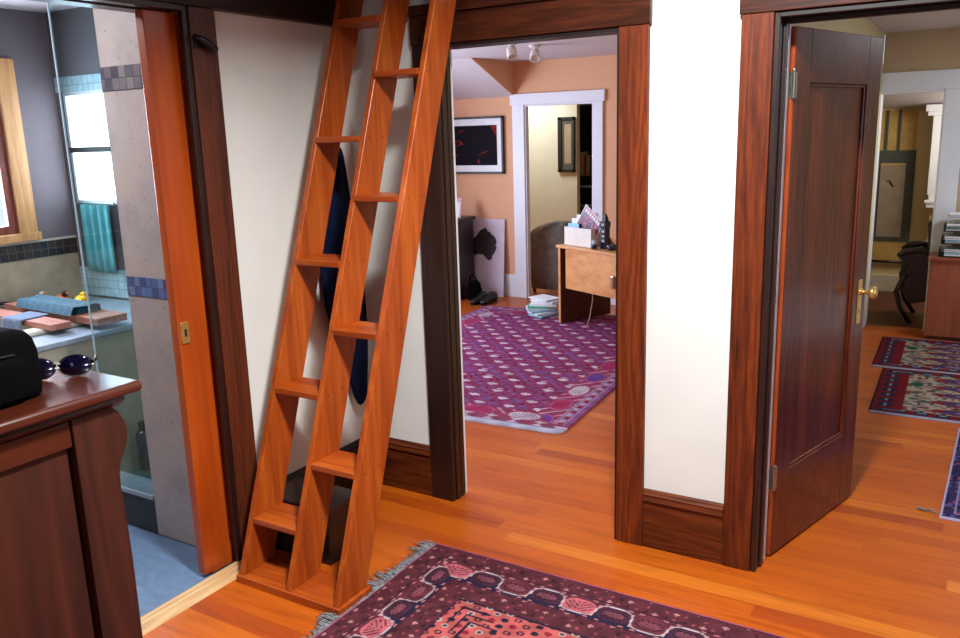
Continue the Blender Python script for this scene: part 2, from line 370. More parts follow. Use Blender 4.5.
# trims: casings round the openings (each board a trim)
def casing(x0, x1, z0, z1, label, mat='case_z'):
    struct('trim_1', MB().box(x0, 2.979, z0, x1, YM, z1), mat, label, 'door casing', bevel=.003)
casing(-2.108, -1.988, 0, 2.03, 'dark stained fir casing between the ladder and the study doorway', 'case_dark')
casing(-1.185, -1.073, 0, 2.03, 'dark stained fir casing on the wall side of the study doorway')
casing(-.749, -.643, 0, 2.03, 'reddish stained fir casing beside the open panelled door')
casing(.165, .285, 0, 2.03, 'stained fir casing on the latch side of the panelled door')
def head(x0, x1, label):
    m = MB().box(x0, 2.975, 2.031, x1, YM, 2.15); m.box(x0 - .012, 2.962, 2.15, x1 + .012, YM, 2.19)
    struct('trim_2', m, 'case_x', label, 'head casing', bevel=.003)
head(-2.112, -1.066, 'dark stained head casing over the study doorway'); head(-.756, .292, 'glossy dark head casing over the open panelled door')
# left wall casing and the rail that runs over it
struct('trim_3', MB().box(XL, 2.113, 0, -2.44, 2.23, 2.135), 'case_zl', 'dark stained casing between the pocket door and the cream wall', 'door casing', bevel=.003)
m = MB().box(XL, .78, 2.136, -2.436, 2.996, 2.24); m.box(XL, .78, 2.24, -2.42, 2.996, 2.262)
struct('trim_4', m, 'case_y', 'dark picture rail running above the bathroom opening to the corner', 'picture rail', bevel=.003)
struct('trim_3', MB().box(XL, .78, 0, -2.44, .9, 2.135), 'case_z', 'dark stained casing on the near side of the bathroom opening, behind the chest', 'door casing', bevel=.003)
# jambs
def jamb(x0, x1, y0, y1, z0, z1, mat, label):
    struct('trim_5', MB().box(x0, y0, z0, x1, y1, z1), mat, label, 'door jamb', bevel=.002)
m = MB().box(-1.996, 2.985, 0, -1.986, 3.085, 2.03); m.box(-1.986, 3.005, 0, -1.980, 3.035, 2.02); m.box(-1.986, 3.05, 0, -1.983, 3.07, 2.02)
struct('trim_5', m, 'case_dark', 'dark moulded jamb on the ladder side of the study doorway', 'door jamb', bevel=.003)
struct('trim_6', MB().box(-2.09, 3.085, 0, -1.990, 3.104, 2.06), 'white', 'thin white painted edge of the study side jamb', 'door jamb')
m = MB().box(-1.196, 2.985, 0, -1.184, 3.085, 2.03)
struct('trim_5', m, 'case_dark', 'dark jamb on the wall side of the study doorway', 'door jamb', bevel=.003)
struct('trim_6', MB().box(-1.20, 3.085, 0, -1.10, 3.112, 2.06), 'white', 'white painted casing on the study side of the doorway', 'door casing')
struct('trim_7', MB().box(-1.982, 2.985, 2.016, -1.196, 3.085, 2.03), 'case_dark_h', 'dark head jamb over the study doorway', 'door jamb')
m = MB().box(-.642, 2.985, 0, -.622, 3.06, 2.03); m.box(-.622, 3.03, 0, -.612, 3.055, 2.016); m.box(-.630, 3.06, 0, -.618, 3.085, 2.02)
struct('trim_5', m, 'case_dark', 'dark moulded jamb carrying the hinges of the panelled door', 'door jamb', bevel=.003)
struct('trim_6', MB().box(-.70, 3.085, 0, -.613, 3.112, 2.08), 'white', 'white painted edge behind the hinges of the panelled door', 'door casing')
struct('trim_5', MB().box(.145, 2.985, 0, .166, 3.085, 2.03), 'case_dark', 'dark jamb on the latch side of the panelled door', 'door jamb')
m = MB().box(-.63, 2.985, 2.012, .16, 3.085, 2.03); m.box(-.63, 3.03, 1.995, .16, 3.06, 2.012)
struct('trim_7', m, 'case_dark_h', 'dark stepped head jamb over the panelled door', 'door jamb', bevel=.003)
# pocket door jamb strips (black) beside the slider
m = MB().box(-2.482, 2.100, 0, -2.462, 2.113, 2.13); m.box(-2.466, 2.090, 0, -2.450, 2.113, 2.13)
m.box(-2.560, 2.108, -.01, -2.545, 2.125, 2.13)
struct('trim_8', m, 'case_dark', 'near black channel strips beside the orange pocket door', 'door jamb', bevel=.002)
m = MB().box(-2.50, .9, 2.118, -2.452, 2.113, 2.14); m.box(-2.62, .9, 2.118, -2.545, 2.12, 2.14)
struct('trim_8', m, 'case_dark', 'near black head track of the pocket door', 'door jamb', bevel=.002)
struct('trim_9', MB().prism([(-2.47, -.012), (-2.47, .006), (-2.455, .012), (-2.385, .012), (-2.372, .0), (-2.372, -.012)], 'y', .9, 2.113), 'pine', 'pale worn wooden threshold at the bathroom opening', 'threshold')
struct('trim_10', MB().box(-2.436, 2.085, 0, -2.372, 2.113, .012), 'orange_x', 'small orange wood block at the end of the threshold', 'floor block', bevel=.002)
# baseboards
def base(name, x0, x1, label, y=2.983):
    m = MB().box(x0, y, 0, x1, YM, .205)
    m.prism([(y - .010, .205), (y - .004, .222), (y - .008, .232), (y, .236), (y + .004, .246), (y + .010, .250), (YM, .250), (YM, .205)], 'x', x0, x1)
    struct(name, m, 'base_x', label, 'baseboard', bevel=.002)
base('baseboard_middle', -1.072, -.750, 'moulded stained baseboard below the white wall panel')
base('baseboard_corner', -2.46, -2.109, 'dark moulded baseboard in the corner behind the ladder')
base('baseboard_right', .286, 1.4, 'stained baseboard beyond the panelled door')
m = MB().box(XL, 2.231, 0, -2.463, 2.98, .205)
m.prism([(-2.453, .205), (-2.459, .222), (-2.455, .232), (-2.463, .236), (-2.467, .246), (-2.473, .250), (XL, .250), (XL, .205)], 'y', 2.231, 2.98)
struct('baseboard_left', m, 'case_y', 'dark moulded baseboard on the cream wall behind the ladder', 'baseboard', bevel=.002)

# windows; the one behind the viewer is added to house the fill light
def window(name, axis, plane, a0, a1, z0, z1, label, frame='white', bars=1, t=.035, depth=.05, vbars=0, gl='pane'):
    w = thing(name, ((a0 + a1) / 2, plane, z0) if axis == 'y' else (plane, (a0 + a1) / 2, z0), label, 'window', kind='structure')
    def bx(m, p0, q0, p1, q1, d=depth, o=0):
        if axis == 'y': m.box(p0, plane - d / 2 + o, q0, p1, plane + d / 2 + o, q1)
        else: m.box(plane - d / 2 + o, p0, q0, plane + d / 2 + o, p1, q1)
        return m
    m = MB(); bx(m, a0, z0, a0 + t, z1); bx(m, a1 - t, z0, a1, z1); bx(m, a0 + t, z0, a1 - t, z0 + t); bx(m, a0 + t, z1 - t, a1 - t, z1)
    for b in range(bars):
        zz = z0 + (z1 - z0) * (b + 1) / (bars + 1); bx(m, a0 + t, zz - .014, a1 - t, zz + .014)
    for b in range(vbars):
        aa = a0 + (a1 - a0) * (b + 1) / (vbars + 1); bx(m, aa - .01, z0 + t, aa + .01, z1 - t, depth * .8)
    obj('sash', m, frame, w); g = MB(); bx(g, a0 + t * .6, z0 + t * .6, a1 - t * .6, z1 - t * .6, .004); obj('pane', g, gl, w)
    return w
window('fill_window', 'y', -1.85, -.7, .8, .9, 2.1, 'unseen window added behind the viewer to house the fill light')

# ------------------------------------------------------------------ ladder (alternating treads)
lad = thing('alternating_tread_ladder', (-2.09, 2.08, 0), 'steep orange fir ladder with three stringers and alternating treads leaning on the wall', 'ladder')
KF = .357; yf = lambda z: 1.985 + KF * z; yb = lambda z: 2.15 + KF * z
ZT = 2.36
for x0, x1 in ((-2.345, -2.320), (-2.100, -2.075), (-1.871, -1.845)):
    st = obj('stringer', MB().prism([(yf(.03), .03), (yb(.03), .03), (yb(ZT), ZT), (yf(ZT) + .02, ZT)], 'x', x0, x1), 'orange', lad, bevel=.004, seg=3)
    if x0 > -2.2:
        zs = [.245, .722, 1.203, 1.674] if x0 < -2.0 else [.478, .96, 1.45, 1.917]
        for z in zs:
            for dy in (.042, .125):
                obj('screw', MB().lathe([(.0035, 0), (.0035, .0012)], (x1 - .0004, yf(z - .012) + dy, z - .012 + dy * .05), (1, 0, 0), 8), 'shelfdark', st)
for z in (.240, .721, 1.204, 1.674, 2.136):
    obj('tread', MB().prism([(yf(z), z - .024), (yf(z), z), (yb(z) - .004, z), (yb(z) - .004, z - .024)], 'x', -2.3205, -2.0995), 'orange_x', lad, bevel=.003)
for z in (.478, .960, 1.451, 1.917, 2.33):
    obj('tread', MB().prism([(yf(z), z - .024), (yf(z), z), (yb(z) - .004, z), (yb(z) - .004, z - .024)], 'x', -2.0755, -1.8705), 'orange_x', lad, bevel=.003)
obj('base_plate', MB().box(-2.352, 1.988, 0, -1.832, 2.176, .031), 'orange_x', lad, bevel=.003)

sx = thing('gap_filler_box', (-2.27, 2.47, 0), 'low dark box added to fill the dark gap behind the foot of the ladder', 'box')  # dark mass added to darken the gap behind the ladder foot
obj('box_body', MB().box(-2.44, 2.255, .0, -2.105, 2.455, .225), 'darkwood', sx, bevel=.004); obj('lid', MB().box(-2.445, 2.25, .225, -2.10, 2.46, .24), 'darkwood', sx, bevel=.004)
# navy garment on a hook on the left wall, behind the ladder
gar = thing('navy_garment', (-2.43, 2.83, .45), 'long navy cloth garment hanging on the wall behind the ladder', 'garment')
prof = [(.445, 2.885, .02), (.47, 2.882, .040), (.54, 2.882, .055), (.70, 2.87, .085), (.80, 2.845, .115), (.94, 2.818, .142), (1.12, 2.805, .13), (1.30, 2.80, .11), (1.45, 2.80, .085), (1.54, 2.81, .060), (1.60, 2.83, .035), (1.63, 2.83, .015)]
m = MB(); rings = []
for i, (z, cy, ry) in enumerate(prof):
    rings.append([(-2.422 + (.030 * min(1, ry / .06)) * math.cos(a) * (1 + .35 * math.sin(3 * a + z * 2)) , cy + ry * math.sin(a), z + .01 * math.sin(2 * a)) for a in [2 * PI * k / 28 for k in range(28)]])
m.loft(rings); obj('cloth', m, 'navy', gar, smooth=True, subsurf=1)
obj('hanging_loop', MB().tube([(-2.43, 2.82, 1.61), (-2.45, 2.83, 1.66), (-2.455, 2.83, 1.68), (-2.44, 2.84, 1.62)], .003, 6), 'navy', gar)
hk = thing('coat_hook', (-2.475, 2.83, 1.66), 'small black wall hook above the navy garment', 'hook')
obj('hook_plate', MB().box(-2.48, 2.815, 1.64, -2.474, 2.845, 1.70), 'black', hk, bevel=.002)
obj('hook_arm', MB().tube([(-2.475, 2.83, 1.69), (-2.45, 2.83, 1.674), (-2.43, 2.83, 1.675), (-2.422, 2.83, 1.69)], .004, 8), 'black', hk)
# curved black catch on the left casing
hk = thing('black_catch', (-2.43, 2.155, 2.0), 'curved black iron catch screwed to the top of the bathroom casing', 'catch')
obj('catch_arm', MB().tube([(-2.434, 2.115, 2.034), (-2.414, 2.135, 2.022), (-2.408, 2.165, 2.004), (-2.414, 2.192, 1.994), (-2.434, 2.20, 1.996)], [.009, .013, .014, .013, .008], 10), 'black', hk, smooth=True)
obj('catch_plate', MB().box(-2.44, 2.118, 1.995, -2.433, 2.198, 2.03), 'black', hk, bevel=.002)

# ------------------------------------------------------------------ pocket door
pd = thing('door_1', (-2.52, 2.1, 0), 'orange fir pocket door half out of its slot at the bathroom', 'door', kind='structure')
m = MB().box(-2.54, 1.948, -.008, -2.50, 2.56, .10); 
obj('bottom_rail', MB().box(-2.5385, 2.0, -.006, -2.4985, 2.55, .085), 'slider', pd)
obj('stile', MB().box(-2.54, 1.966, .0, -2.50, 2.10, 2.115), 'slider', pd, bevel=.003)
obj('door_panel', MB().box(-2.535, 2.10, .0, -2.505, 2.56, 2.115), 'slider', pd)
fp = obj('flush_pull', MB().prism([(1.978, .938), (2.008, .938), (2.012, .945), (2.012, 1.013), (2.008, 1.020), (1.978, 1.020), (1.974, 1.013), (1.974, .945)], 'x', -2.50, -2.494), 'brass', pd, bevel=.002)
obj('pull_recess', MB().box(-2.4945, 1.989, .965, -2.4925, 1.999, .993), 'shelfdark', fp)

# ------------------------------------------------------------------ open panelled door (door_2)
HX, HY = -.598, 3.125
d2 = thing('door_2', (HX, HY, .01), 'dark varnished one panel door standing open into the far room', 'door', kind='structure')
d2.rotation_euler[2] = -math.atan2(.199, .727)
# local frame: width along +y (0..0.755), face towards +x at x=0, thickness -0.04
def dob(name, m, mat, par=None, **k):
    par = par or d2
    me = m; o = bpy.data.objects.new(name, bpy.data.meshes.new(name)); o.data.from_pydata(me.v, [], me.f); o.data.update()
    import bmesh
    bm = bmesh.new(); bm.from_mesh(o.data); bmesh.ops.recalc_face_normals(bm, faces=bm.faces); bm.to_mesh(o.data); bm.free()
    COL.objects.link(o); o.parent = par; o.data.materials.append(M[mat])
    if k.get('bevel'):
        b = o.modifiers.new('bevel', 'BEVEL'); b.width = k['bevel']; b.segments = 2; b.limit_method = 'ANGLE'
    if k.get('smooth'): o.data.polygons.foreach_set('use_smooth', [True] * len(o.data.polygons))
    return o
W2, H2 = .752, 1.985; TH = .038
obj_st = dob('stile', MB().box(-TH, .004, 0, 0, .125, H2), 'door', bevel=.002)
dob('stile', MB().box(-TH, .627, 0, 0, W2, H2), 'door', bevel=.002)
dob('hinge_edge', MB().box(-TH + .001, -.001, .001, -.001, .0035, H2 - .001), 'dooredge')
dob('top_rail', MB().box(-TH, .125, 1.80, 0, .627, H2), 'doorx', bevel=.002)
dob('bottom_rail', MB().box(-TH, .125, 0, 0, .627, .33), 'doorx', bevel=.002)
dob('door_panel', MB().box(-TH + .012, .118, .32, -.014, .634, 1.81), 'door')
m = MB()
for a, b in (((.125, .33), (.137, 1.80)), ((.615, .33), (.627, 1.80)), ((.137, .33), (.615, .342)), ((.137, 1.788), (.615, 1.80))):
    m.box(-.014, a[0], a[1], -.006, b[0], b[1])
dob('panel_moulding', m, 'door', bevel=.003)
for z in (.325, 1.79):
    h = dob('hinge', MB().tube([(.004, -.006, z - .045), (.004, -.006, z + .045)], .007, 12), 'nickel', smooth=False)
    m = MB().box(-.034, -.003, z - .045, .003, -.0005, z + .045); m.box(.0, .0, z - .043, .0022, .020, z + .043)
    dob('hinge_leaf', m, 'nickel', h); dob('hinge_tip', MB().lathe([(.004, 0), (.008, .003), (.006, .010), (.002, .013)], (.004, -.006, z + .045), n=10), 'nickel', h)
es = dob('escutcheon', MB().box(0, .672, .815, .004, .708, 1.005), 'brass', bevel=.002)
dob('keyhole', MB().box(.003, .687, .86, .0048, .693, .878), 'black', es)
kn = dob('knob', MB().lathe([(.014, .003), (.016, .008), (.008, .012), (.008, .034), (.018, .040), (.026, .048), (.028, .058), (.024, .067), (.012, .071), (.0, .072)], (0, .690, .955), (1, 0, 0), 20), 'brass', smooth=True)
kn = dob('knob', MB().lathe([(.014, .003), (.016, .008), (.008, .012), (.008, .034), (.018, .040), (.026, .048), (.028, .058), (.024, .067), (.012, .071), (.0, .072)], (-TH, .690, .955), (-1, 0, 0), 20), 'brass', smooth=True)
for z in (1.50, 1.39, 1.325, 1.255, 1.18, 1.10):
    dob('edge_stud', MB().lathe([(.006, 0), (.005, .004), (.001, .006)], (-.016, W2, z), (0, 1, 0), 8), 'nickel')

# ------------------------------------------------------------------ dresser in the foreground
dr = thing('dresser', (-2.15, .8, 0), 'dark red mahogany chest with a curved corner stile, bag and glasses on it', 'chest')
FX = -1.94
m = MB().box(-2.43, .25, 1.020, -1.897, 1.362, 1.050)
obj('top', m, 'mahog_y', dr, bevel=.012, seg=4)
m = MB().prism([(-1.922, 1.020), (-1.916, 1.006), (-1.935, .992), (-1.945, .985), (-2.42, .985), (-2.42, 1.020)], 'y', .28, 1.315)
obj('cornice', m, 'mahog_y', dr, bevel=.002)
obj('carcass', MB().box(-2.42, .30, .02, -1.975, 1.235, .986), 'mahog', dr)
obj('side_panel', MB().box(-2.42, 1.235, .03, -1.985, 1.25, .985), 'mahog', dr)
# curved stile profile (y, z)
pf = [(1.287, .990), (1.305, .970), (1.318, .945), (1.325, .915), (1.320, .885), (1.308, .860), (1.294, .835), (1.286, .810), (1.283, .77), (1.287, .70), (1.29, .55), (1.288, .3), (1.286, .02)]
m = MB().prism([(1.170, .02), (1.170, .990)] + pf, 'x', -1.975, FX + .004)
obj('corner_stile', m, 'mahog', dr, bevel=.003)
m = MB().prism([(.30, .02), (.30, .990), (.42, .99), (.42, .02)], 'x', -1.975, FX + .004)
obj('corner_stile', m, 'mahog', dr, bevel=.003)
obj('top_rail', MB().box(-1.975, .42, .918, FX, 1.166, .986), 'mahog_y', dr, bevel=.003)
obj('front_panel', MB().box(-1.975, .42, .09, -1.953, 1.158, .914), 'mahog', dr, bevel=.003)
obj('bottom_rail', MB().box(-1.975, .42, .03, FX, 1.166, .088), 'mahog_y', dr, bevel=.003)

# camera bag
bag = thing('camera_bag', (-2.1, .98, 1.05), 'black padded camera bag sitting on the mahogany chest', 'bag')
def rbox_ring(cx, cy, hx, hy, z, n=32, p=5):
    out = []
    for k in range(n):
        a = 2 * PI * k / n; ca, sa = math.cos(a), math.sin(a)
        out.append((cx + hx * math.copysign(abs(ca) ** (2 / p), ca), cy + hy * math.copysign(abs(sa) ** (2 / p), sa), z))
    return out
m = MB().loft([rbox_ring(-2.085, 1.012, .085 * s, .155 * (s * .6 + .4 if s < 1 else 1), 1.0515 + z * .90) for z, s in ((0, .9), (.008, .98), (.03, 1.02), (.08, 1.03), (.13, 1.0), (.165, .93), (.185, .80), (.194, .55))])
obj('body', m, 'blackfab', bag, smooth=True)
m = MB().loft([[(p[0], p[1], p[2]) for p in rbox_ring(-2.015, 1.0, .030 * s, .110 * s, 1.060 + z)] for z, s in ((0, .9), (.01, 1), (.09, 1), (.105, .9))])
obj('front_pocket', m, 'blackfab', bag, smooth=True)
obj('zip', MB().tube([(-2.004, .88, 1.172), (-1.998, .96, 1.176), (-1.998, 1.06, 1.176), (-2.012, 1.13, 1.17)], .003, 6), 'black', bag)
obj('carry_handle', MB().tube([(-2.085, .90, 1.212), (-2.085, .91, 1.234), (-2.085, .95, 1.240), (-2.085, .99, 1.234), (-2.085, 1.0, 1.212)], .007, 8), 'blackfab', bag, smooth=True)

# sunglasses
sg = thing('sunglasses', (-2.11, 1.25, 1.05), 'wraparound sunglasses with dark blue mirrored lenses on the mahogany chest', 'sunglasses')
# facing direction roughly towards +x / -y
vd = Vector((.80, -.60, 0)); sd = Vector((.60, .80, 0)); g0 = Vector((-2.12, 1.262, 1.082))
def lens(c, w, h):
    def fn(u, v):
        a = 2 * PI * u; r = v
        px = w * r * math.copysign(abs(math.cos(a)) ** .85, math.cos(a)); pz = h * r * math.copysign(abs(math.sin(a)) ** .85, math.sin(a))
        b = .012 * (1 - r * r)
        return tuple(c + sd * px + Vector((0, 0, pz)) + vd * b)
    return MB().grid(fn, 32, 6)
for k, s in enumerate((1, -1)):
    c = g0 + sd * (.046 * s) - vd * (.004)
    obj('lens', lens(c, .042, .029), 'lens', sg, smooth=True, solid=.002)
    rim = [tuple(c + sd * (.043 * math.cos(2 * PI * i / 28)) + Vector((0, 0, .030 * math.sin(2 * PI * i / 28)))) for i in range(29)]
    obj('rim', MB().tube(rim[14:29] if True else rim, .0022, 6), 'nickel', sg, smooth=True)
    obj('rim', MB().tube(rim[0:15], .0018, 6), 'black', sg, smooth=True)
    e = g0 + sd * (.090 * s) + Vector((0, 0, .008))
    obj('temple', MB().tube([tuple(e), tuple(e - vd * .02 + sd * .006 * s), tuple(e - vd * .08 + sd * .004 * s - Vector((0, 0, .004))), tuple(e - vd * .12 - Vector((0, 0, .026)))], [.0045, .004, .003, .0035], 8), 'black', sg, smooth=True)
obj('bridge', MB().tube([tuple(g0 - sd * .008 + Vector((0, 0, .01))), tuple(g0 + vd * .004 + Vector((0, 0, .014))), tuple(g0 + sd * .008 + Vector((0, 0, .01)))], .0025, 8), 'nickel', sg)

# ------------------------------------------------------------------ rugs
def rug_mesh(name, x0, y0, w, h, res, fn, label, rot=0, pivot=None, thick=.008, cat='rug', round_r=0.0, parent=None):
    nx, ny = int(w / res), int(h / res)
    xs = np.linspace(0, w, nx + 1); ys = np.linspace(0, h, ny + 1)
    U, V = np.meshgrid(xs, ys, indexing='ij')          # U along x, V from near (y0) to far
    C = fn(U, V)                                       # (nx+1, ny+1, 3) in sRGB 0-255
    X, Y = x0 + U, y0 + V
    if round_r:
        r = round_r; cu = np.clip(U, r, w - r); cv = np.clip(V, r, h - r); du, dv = U - cu, V - cv; dd = np.hypot(du, dv) + 1e-9
        mx_ = np.maximum(abs(du), abs(dv)); k = np.where(dd > r * 0, mx_ / dd, 1); X = x0 + cu + du * k; Y = y0 + cv + dv * k
    if rot:
        px, py = pivot; ca, sa = math.cos(rot), math.sin(rot); X, Y = px + (X - px) * ca - (Y - py) * sa, py + (X - px) * sa + (Y - py) * ca
    wob = .0015 * np.sin(U * 9 + 1) * np.sin(V * 11)
    Z = np.full_like(X, thick) + wob
    top = np.stack([X, Y, Z], -1).reshape(-1, 3)
    idx = np.arange((nx + 1) * (ny + 1)).reshape(nx + 1, ny + 1)
    q = np.stack([idx[:-1, :-1], idx[1:, :-1], idx[1:, 1:], idx[:-1, 1:]], -1).reshape(-1, 4)
    ring = np.concatenate([idx[:, 0], idx[-1, 1:], idx[-2::-1, -1], idx[0, -2:0:-1]])
    bot = top[ring].copy(); bot[:, 2] = .0005; n0 = len(top)
    k = np.arange(len(ring)); k2 = (k + 1) % len(ring)
    side = np.stack([ring[k2], ring[k], n0 + k, n0 + k2], -1)
    vs = np.concatenate([top, bot]); fs = np.concatenate([q, side])
    cx, cy = vs[:, 0].mean(), vs[:, 1].mean(); vs[:, 0] -= cx; vs[:, 1] -= cy
    me = bpy.data.meshes.new(name); me.vertices.add(len(vs)); me.vertices.foreach_set('co', vs.astype(np.float32).ravel())
    me.loops.add(len(fs) * 4); me.loops.foreach_set('vertex_index', fs.astype(np.int32).ravel())
    me.polygons.add(len(fs)); me.polygons.foreach_set('loop_start', (np.arange(len(fs)) * 4).astype(np.int32)); me.polygons.foreach_set('loop_total', np.full(len(fs), 4, np.int32))
    me.update(calc_edges=True); me.validate()
    c = C.reshape(-1, 3) / 255; c = np.where(c <= .04045, c / 12.92, ((c + .055) / 1.055) ** 2.4)
    c = np.concatenate([c, c[ring]]); at = me.color_attributes.new('Col', 'FLOAT_COLOR', 'POINT')
    at.data.foreach_set('color', np.concatenate([c, np.ones((len(c), 1))], 1).astype(np.float32).ravel())
    me.polygons.foreach_set('use_smooth', [True] * len(fs))
    o = bpy.data.objects.new(name, me); COL.objects.link(o); me.materials.append(M['rug'])
    o.location = (cx, cy, 0)
    if parent is not None: o.location = Vector((cx, cy, 0)) - worldloc(parent); o.parent = parent
    else: tag(o, label, cat)
    return o

def hashn(a, b, s=0):
    v = np.sin(a * 127.1 + b * 311.7 + s * 74.7) * 43758.5453
    return v - np.floor(v)
def setc(C, mask, col): C[mask] = col

def hall_rug(w, h):
    def fn(U, V):
        C = np.zeros(U.shape + (3,)); Vt = h - V                # distance from the far edge
        d = np.minimum(np.minimum(U, w - U), np.minimum(Vt, h - Vt))
        C[:] = (92, 44, 52)
        # coordinate along the border
        horiz = (np.minimum(Vt, h - Vt) <= np.minimum(U, w - U))
        s = np.where(horiz, U, Vt)
        # general mottle of small motifs in outer and inner guards
        P = .034
        cu, cv = np.floor(U / P), np.floor(V / P); fu, fv = U / P - cu - .5, V / P - cv - .5
        r = hashn(cu, cv); ang = r * 6.28
        a = fu * np.cos(ang) - fv * np.sin(ang); b = fu * np.sin(ang) + fv * np.cos(ang)
        setc(C, ((cu + cv) % 2 == 0) & (r > .2) & (abs(a) < .36) & (abs(b) < .14), (56, 30, 44))
        setc(C, ((cu + cv) % 2 == 1) & (r > .15) & (a * a + b * b * 2 < .05), (152, 72, 82))
        setc(C, ((cu * 2 + cv) % 5 == 0) & ((abs(fu) < .09) | (abs(fv) < .09)) & (abs(fu) < .3) & (abs(fv) < .3), (190, 130, 130))
        setc(C, d < .006, (176, 92, 118)); setc(C, (d >= .006) & (d < .013), (84, 36, 52))
        # vine band  .085 .. .215
        mid = .150; per = .20
        def band(m_, dd, ss):
            ph = ss / per * 2 * PI
            off = dd - mid
            inside = m_ & (abs(off) < .064)
            k = np.floor(ss / .13); fs = ss / .13 - k - .5; side = np.where(k % 2 == 0, -1, 1)
            q = 2 * abs(fs); arch = .044 * np.sqrt(np.clip(1 - q ** 4, 0, 1))
            w_ = side * arch; e = q ** 4 + (off / .044) ** 2
            bg = np.where((off > w_)[..., None], np.array((38, 36, 60)), np.array((100, 48, 60)))
            C[inside] = bg[inside]
            med = inside & (e < .80)
            colr = np.where((k % 4 == 1)[..., None], np.array((196, 100, 108)), np.where((k % 2 == 0)[..., None], np.array((74, 40, 56)), np.array((106, 50, 60))))
            C[med] = colr[med]
            st = np.sin((abs(fs) * 1.0 + off * 9 * side) * 34) > .35
            setc(C, med & st & (e < .45) & (abs(fs) > .03), (56, 32, 50))
            setc(C, med & (e < .12) & (np.sin((fs - off * 14) * 44) > .3), (170, 96, 104))
            ring = inside & (abs(e - 1) < .13) & (off * side > -.006); setc(C, ring, (186, 172, 174))
            joint = inside & (q > .93) & (abs(off) < .012); setc(C, joint, (186, 172, 174))
            setc(C, inside & (q > .86) & (abs(off - side * .030) < .008), (206, 150, 150))
            setc(C, inside & (e > 1.4) & (abs(off) > .046) & (abs(off) < .056) & (q > .5) & (q < .8), (190, 116, 120))
            line = inside & (abs(abs(off) - .060) < .0025); setc(C, line, (66, 34, 50))
        band(horiz, d, s); band(~horiz, d, s + .11)
        # field
        fd = .315
        f = d > fd; setc(C, f, (192, 94, 90))
        setc(C, (abs(d - fd) < .005), (38, 34, 54)); 
        P = .042; Uf, Vf = U, Vt + (np.floor(U / P) % 2) * P / 2
        cu, cv = np.floor(Uf / P), np.floor(Vf / P); fu, fv = Uf / P - cu - .5, Vf / P - cv - .5
        rr = hashn(cu, cv, 3); rad = fu * fu * 1.1 + fv * fv * 1.6
        setc(C, f & (rr < .45) & (rad < .13), (40, 34, 54)); setc(C, f & (rr > .45) & (rr < .7) & (rad < .12), (140, 36, 52))
        setc(C, f & (rr >= .7) & (rad < .12), (196, 176, 168)); setc(C, f & (rr >= .7) & (rad < .05), (70, 60, 78))
        setc(C, f & (rr < .2) & (rad < .03), (192, 94, 90))
        for e in (.040, .075, .110):
            # stepped dark corner lines
            ee = np.minimum(U, w - U) - fd - e; gg = np.minimum(Vt, h - Vt) - fd - e
            near = (U < fd + e + .11) & (Vt < fd + e + .11)
            setc(C, f & near & (abs(np.minimum(ee, gg)) < .005) & (np.maximum(ee, gg) > -.004), (38, 34, 54))
        # abrash
        C *= (.93 + .10 * np.sin(U * 47) * np.sin(V * 53 + 1))[..., None]
        return np.clip(C, 0, 255)
    return fn
RX, RY, RW, RH = -1.827, 1.18, 2.15, 1.42
hr = thing('hall_rug', (RX + RW / 2, RY + RH / 2, 0), 'dark maroon and salmon oriental rug with grey fringe beside the ladder', 'rug')
rug_mesh('pile', RX, RY, RW, RH, .004, hall_rug(RW, RH), None, parent=hr)
def fringe(x, sgn, y0, y1, seed=3, step=.0042, length=(.035, .075)):
    rd = random.Random(seed); m = MB(); y = y0
    while y < y1:
        L = rd.uniform(*length) * (1.0 + .3 * math.sin(y * 23)); lean = .012 * math.sin(y * 31) + rd.uniform(-.012, .012) ; hgt = rd.uniform(.002, .006)
        pts = []
        for k in range(6):
            t = k / 5; pts.append((x + sgn * L * t + .002 * math.sin(t * 9 + y * 80), y + lean * t * 1.4 + .006 * math.sin(t * 5 + y * 60) * t, .0045 + hgt * math.sin(PI * t) * 1.2 + .001))
        m.tube(pts, [.0022, .0024, .0024, .0022, .0018, .0009], 5); y += step
    return m
fr = obj('fringe', fringe(RX + .004, -1, RY + .003, RY + RH - .003), 'fringe', hr, smooth=True); tag(fr, 'grey wool fringe', kind='stuff')
fr = obj('fringe', fringe(RX + RW - .002, 1, RY + .003, RY + RH - .003, 5), 'fringe', hr, smooth=True); tag(fr, kind='stuff')

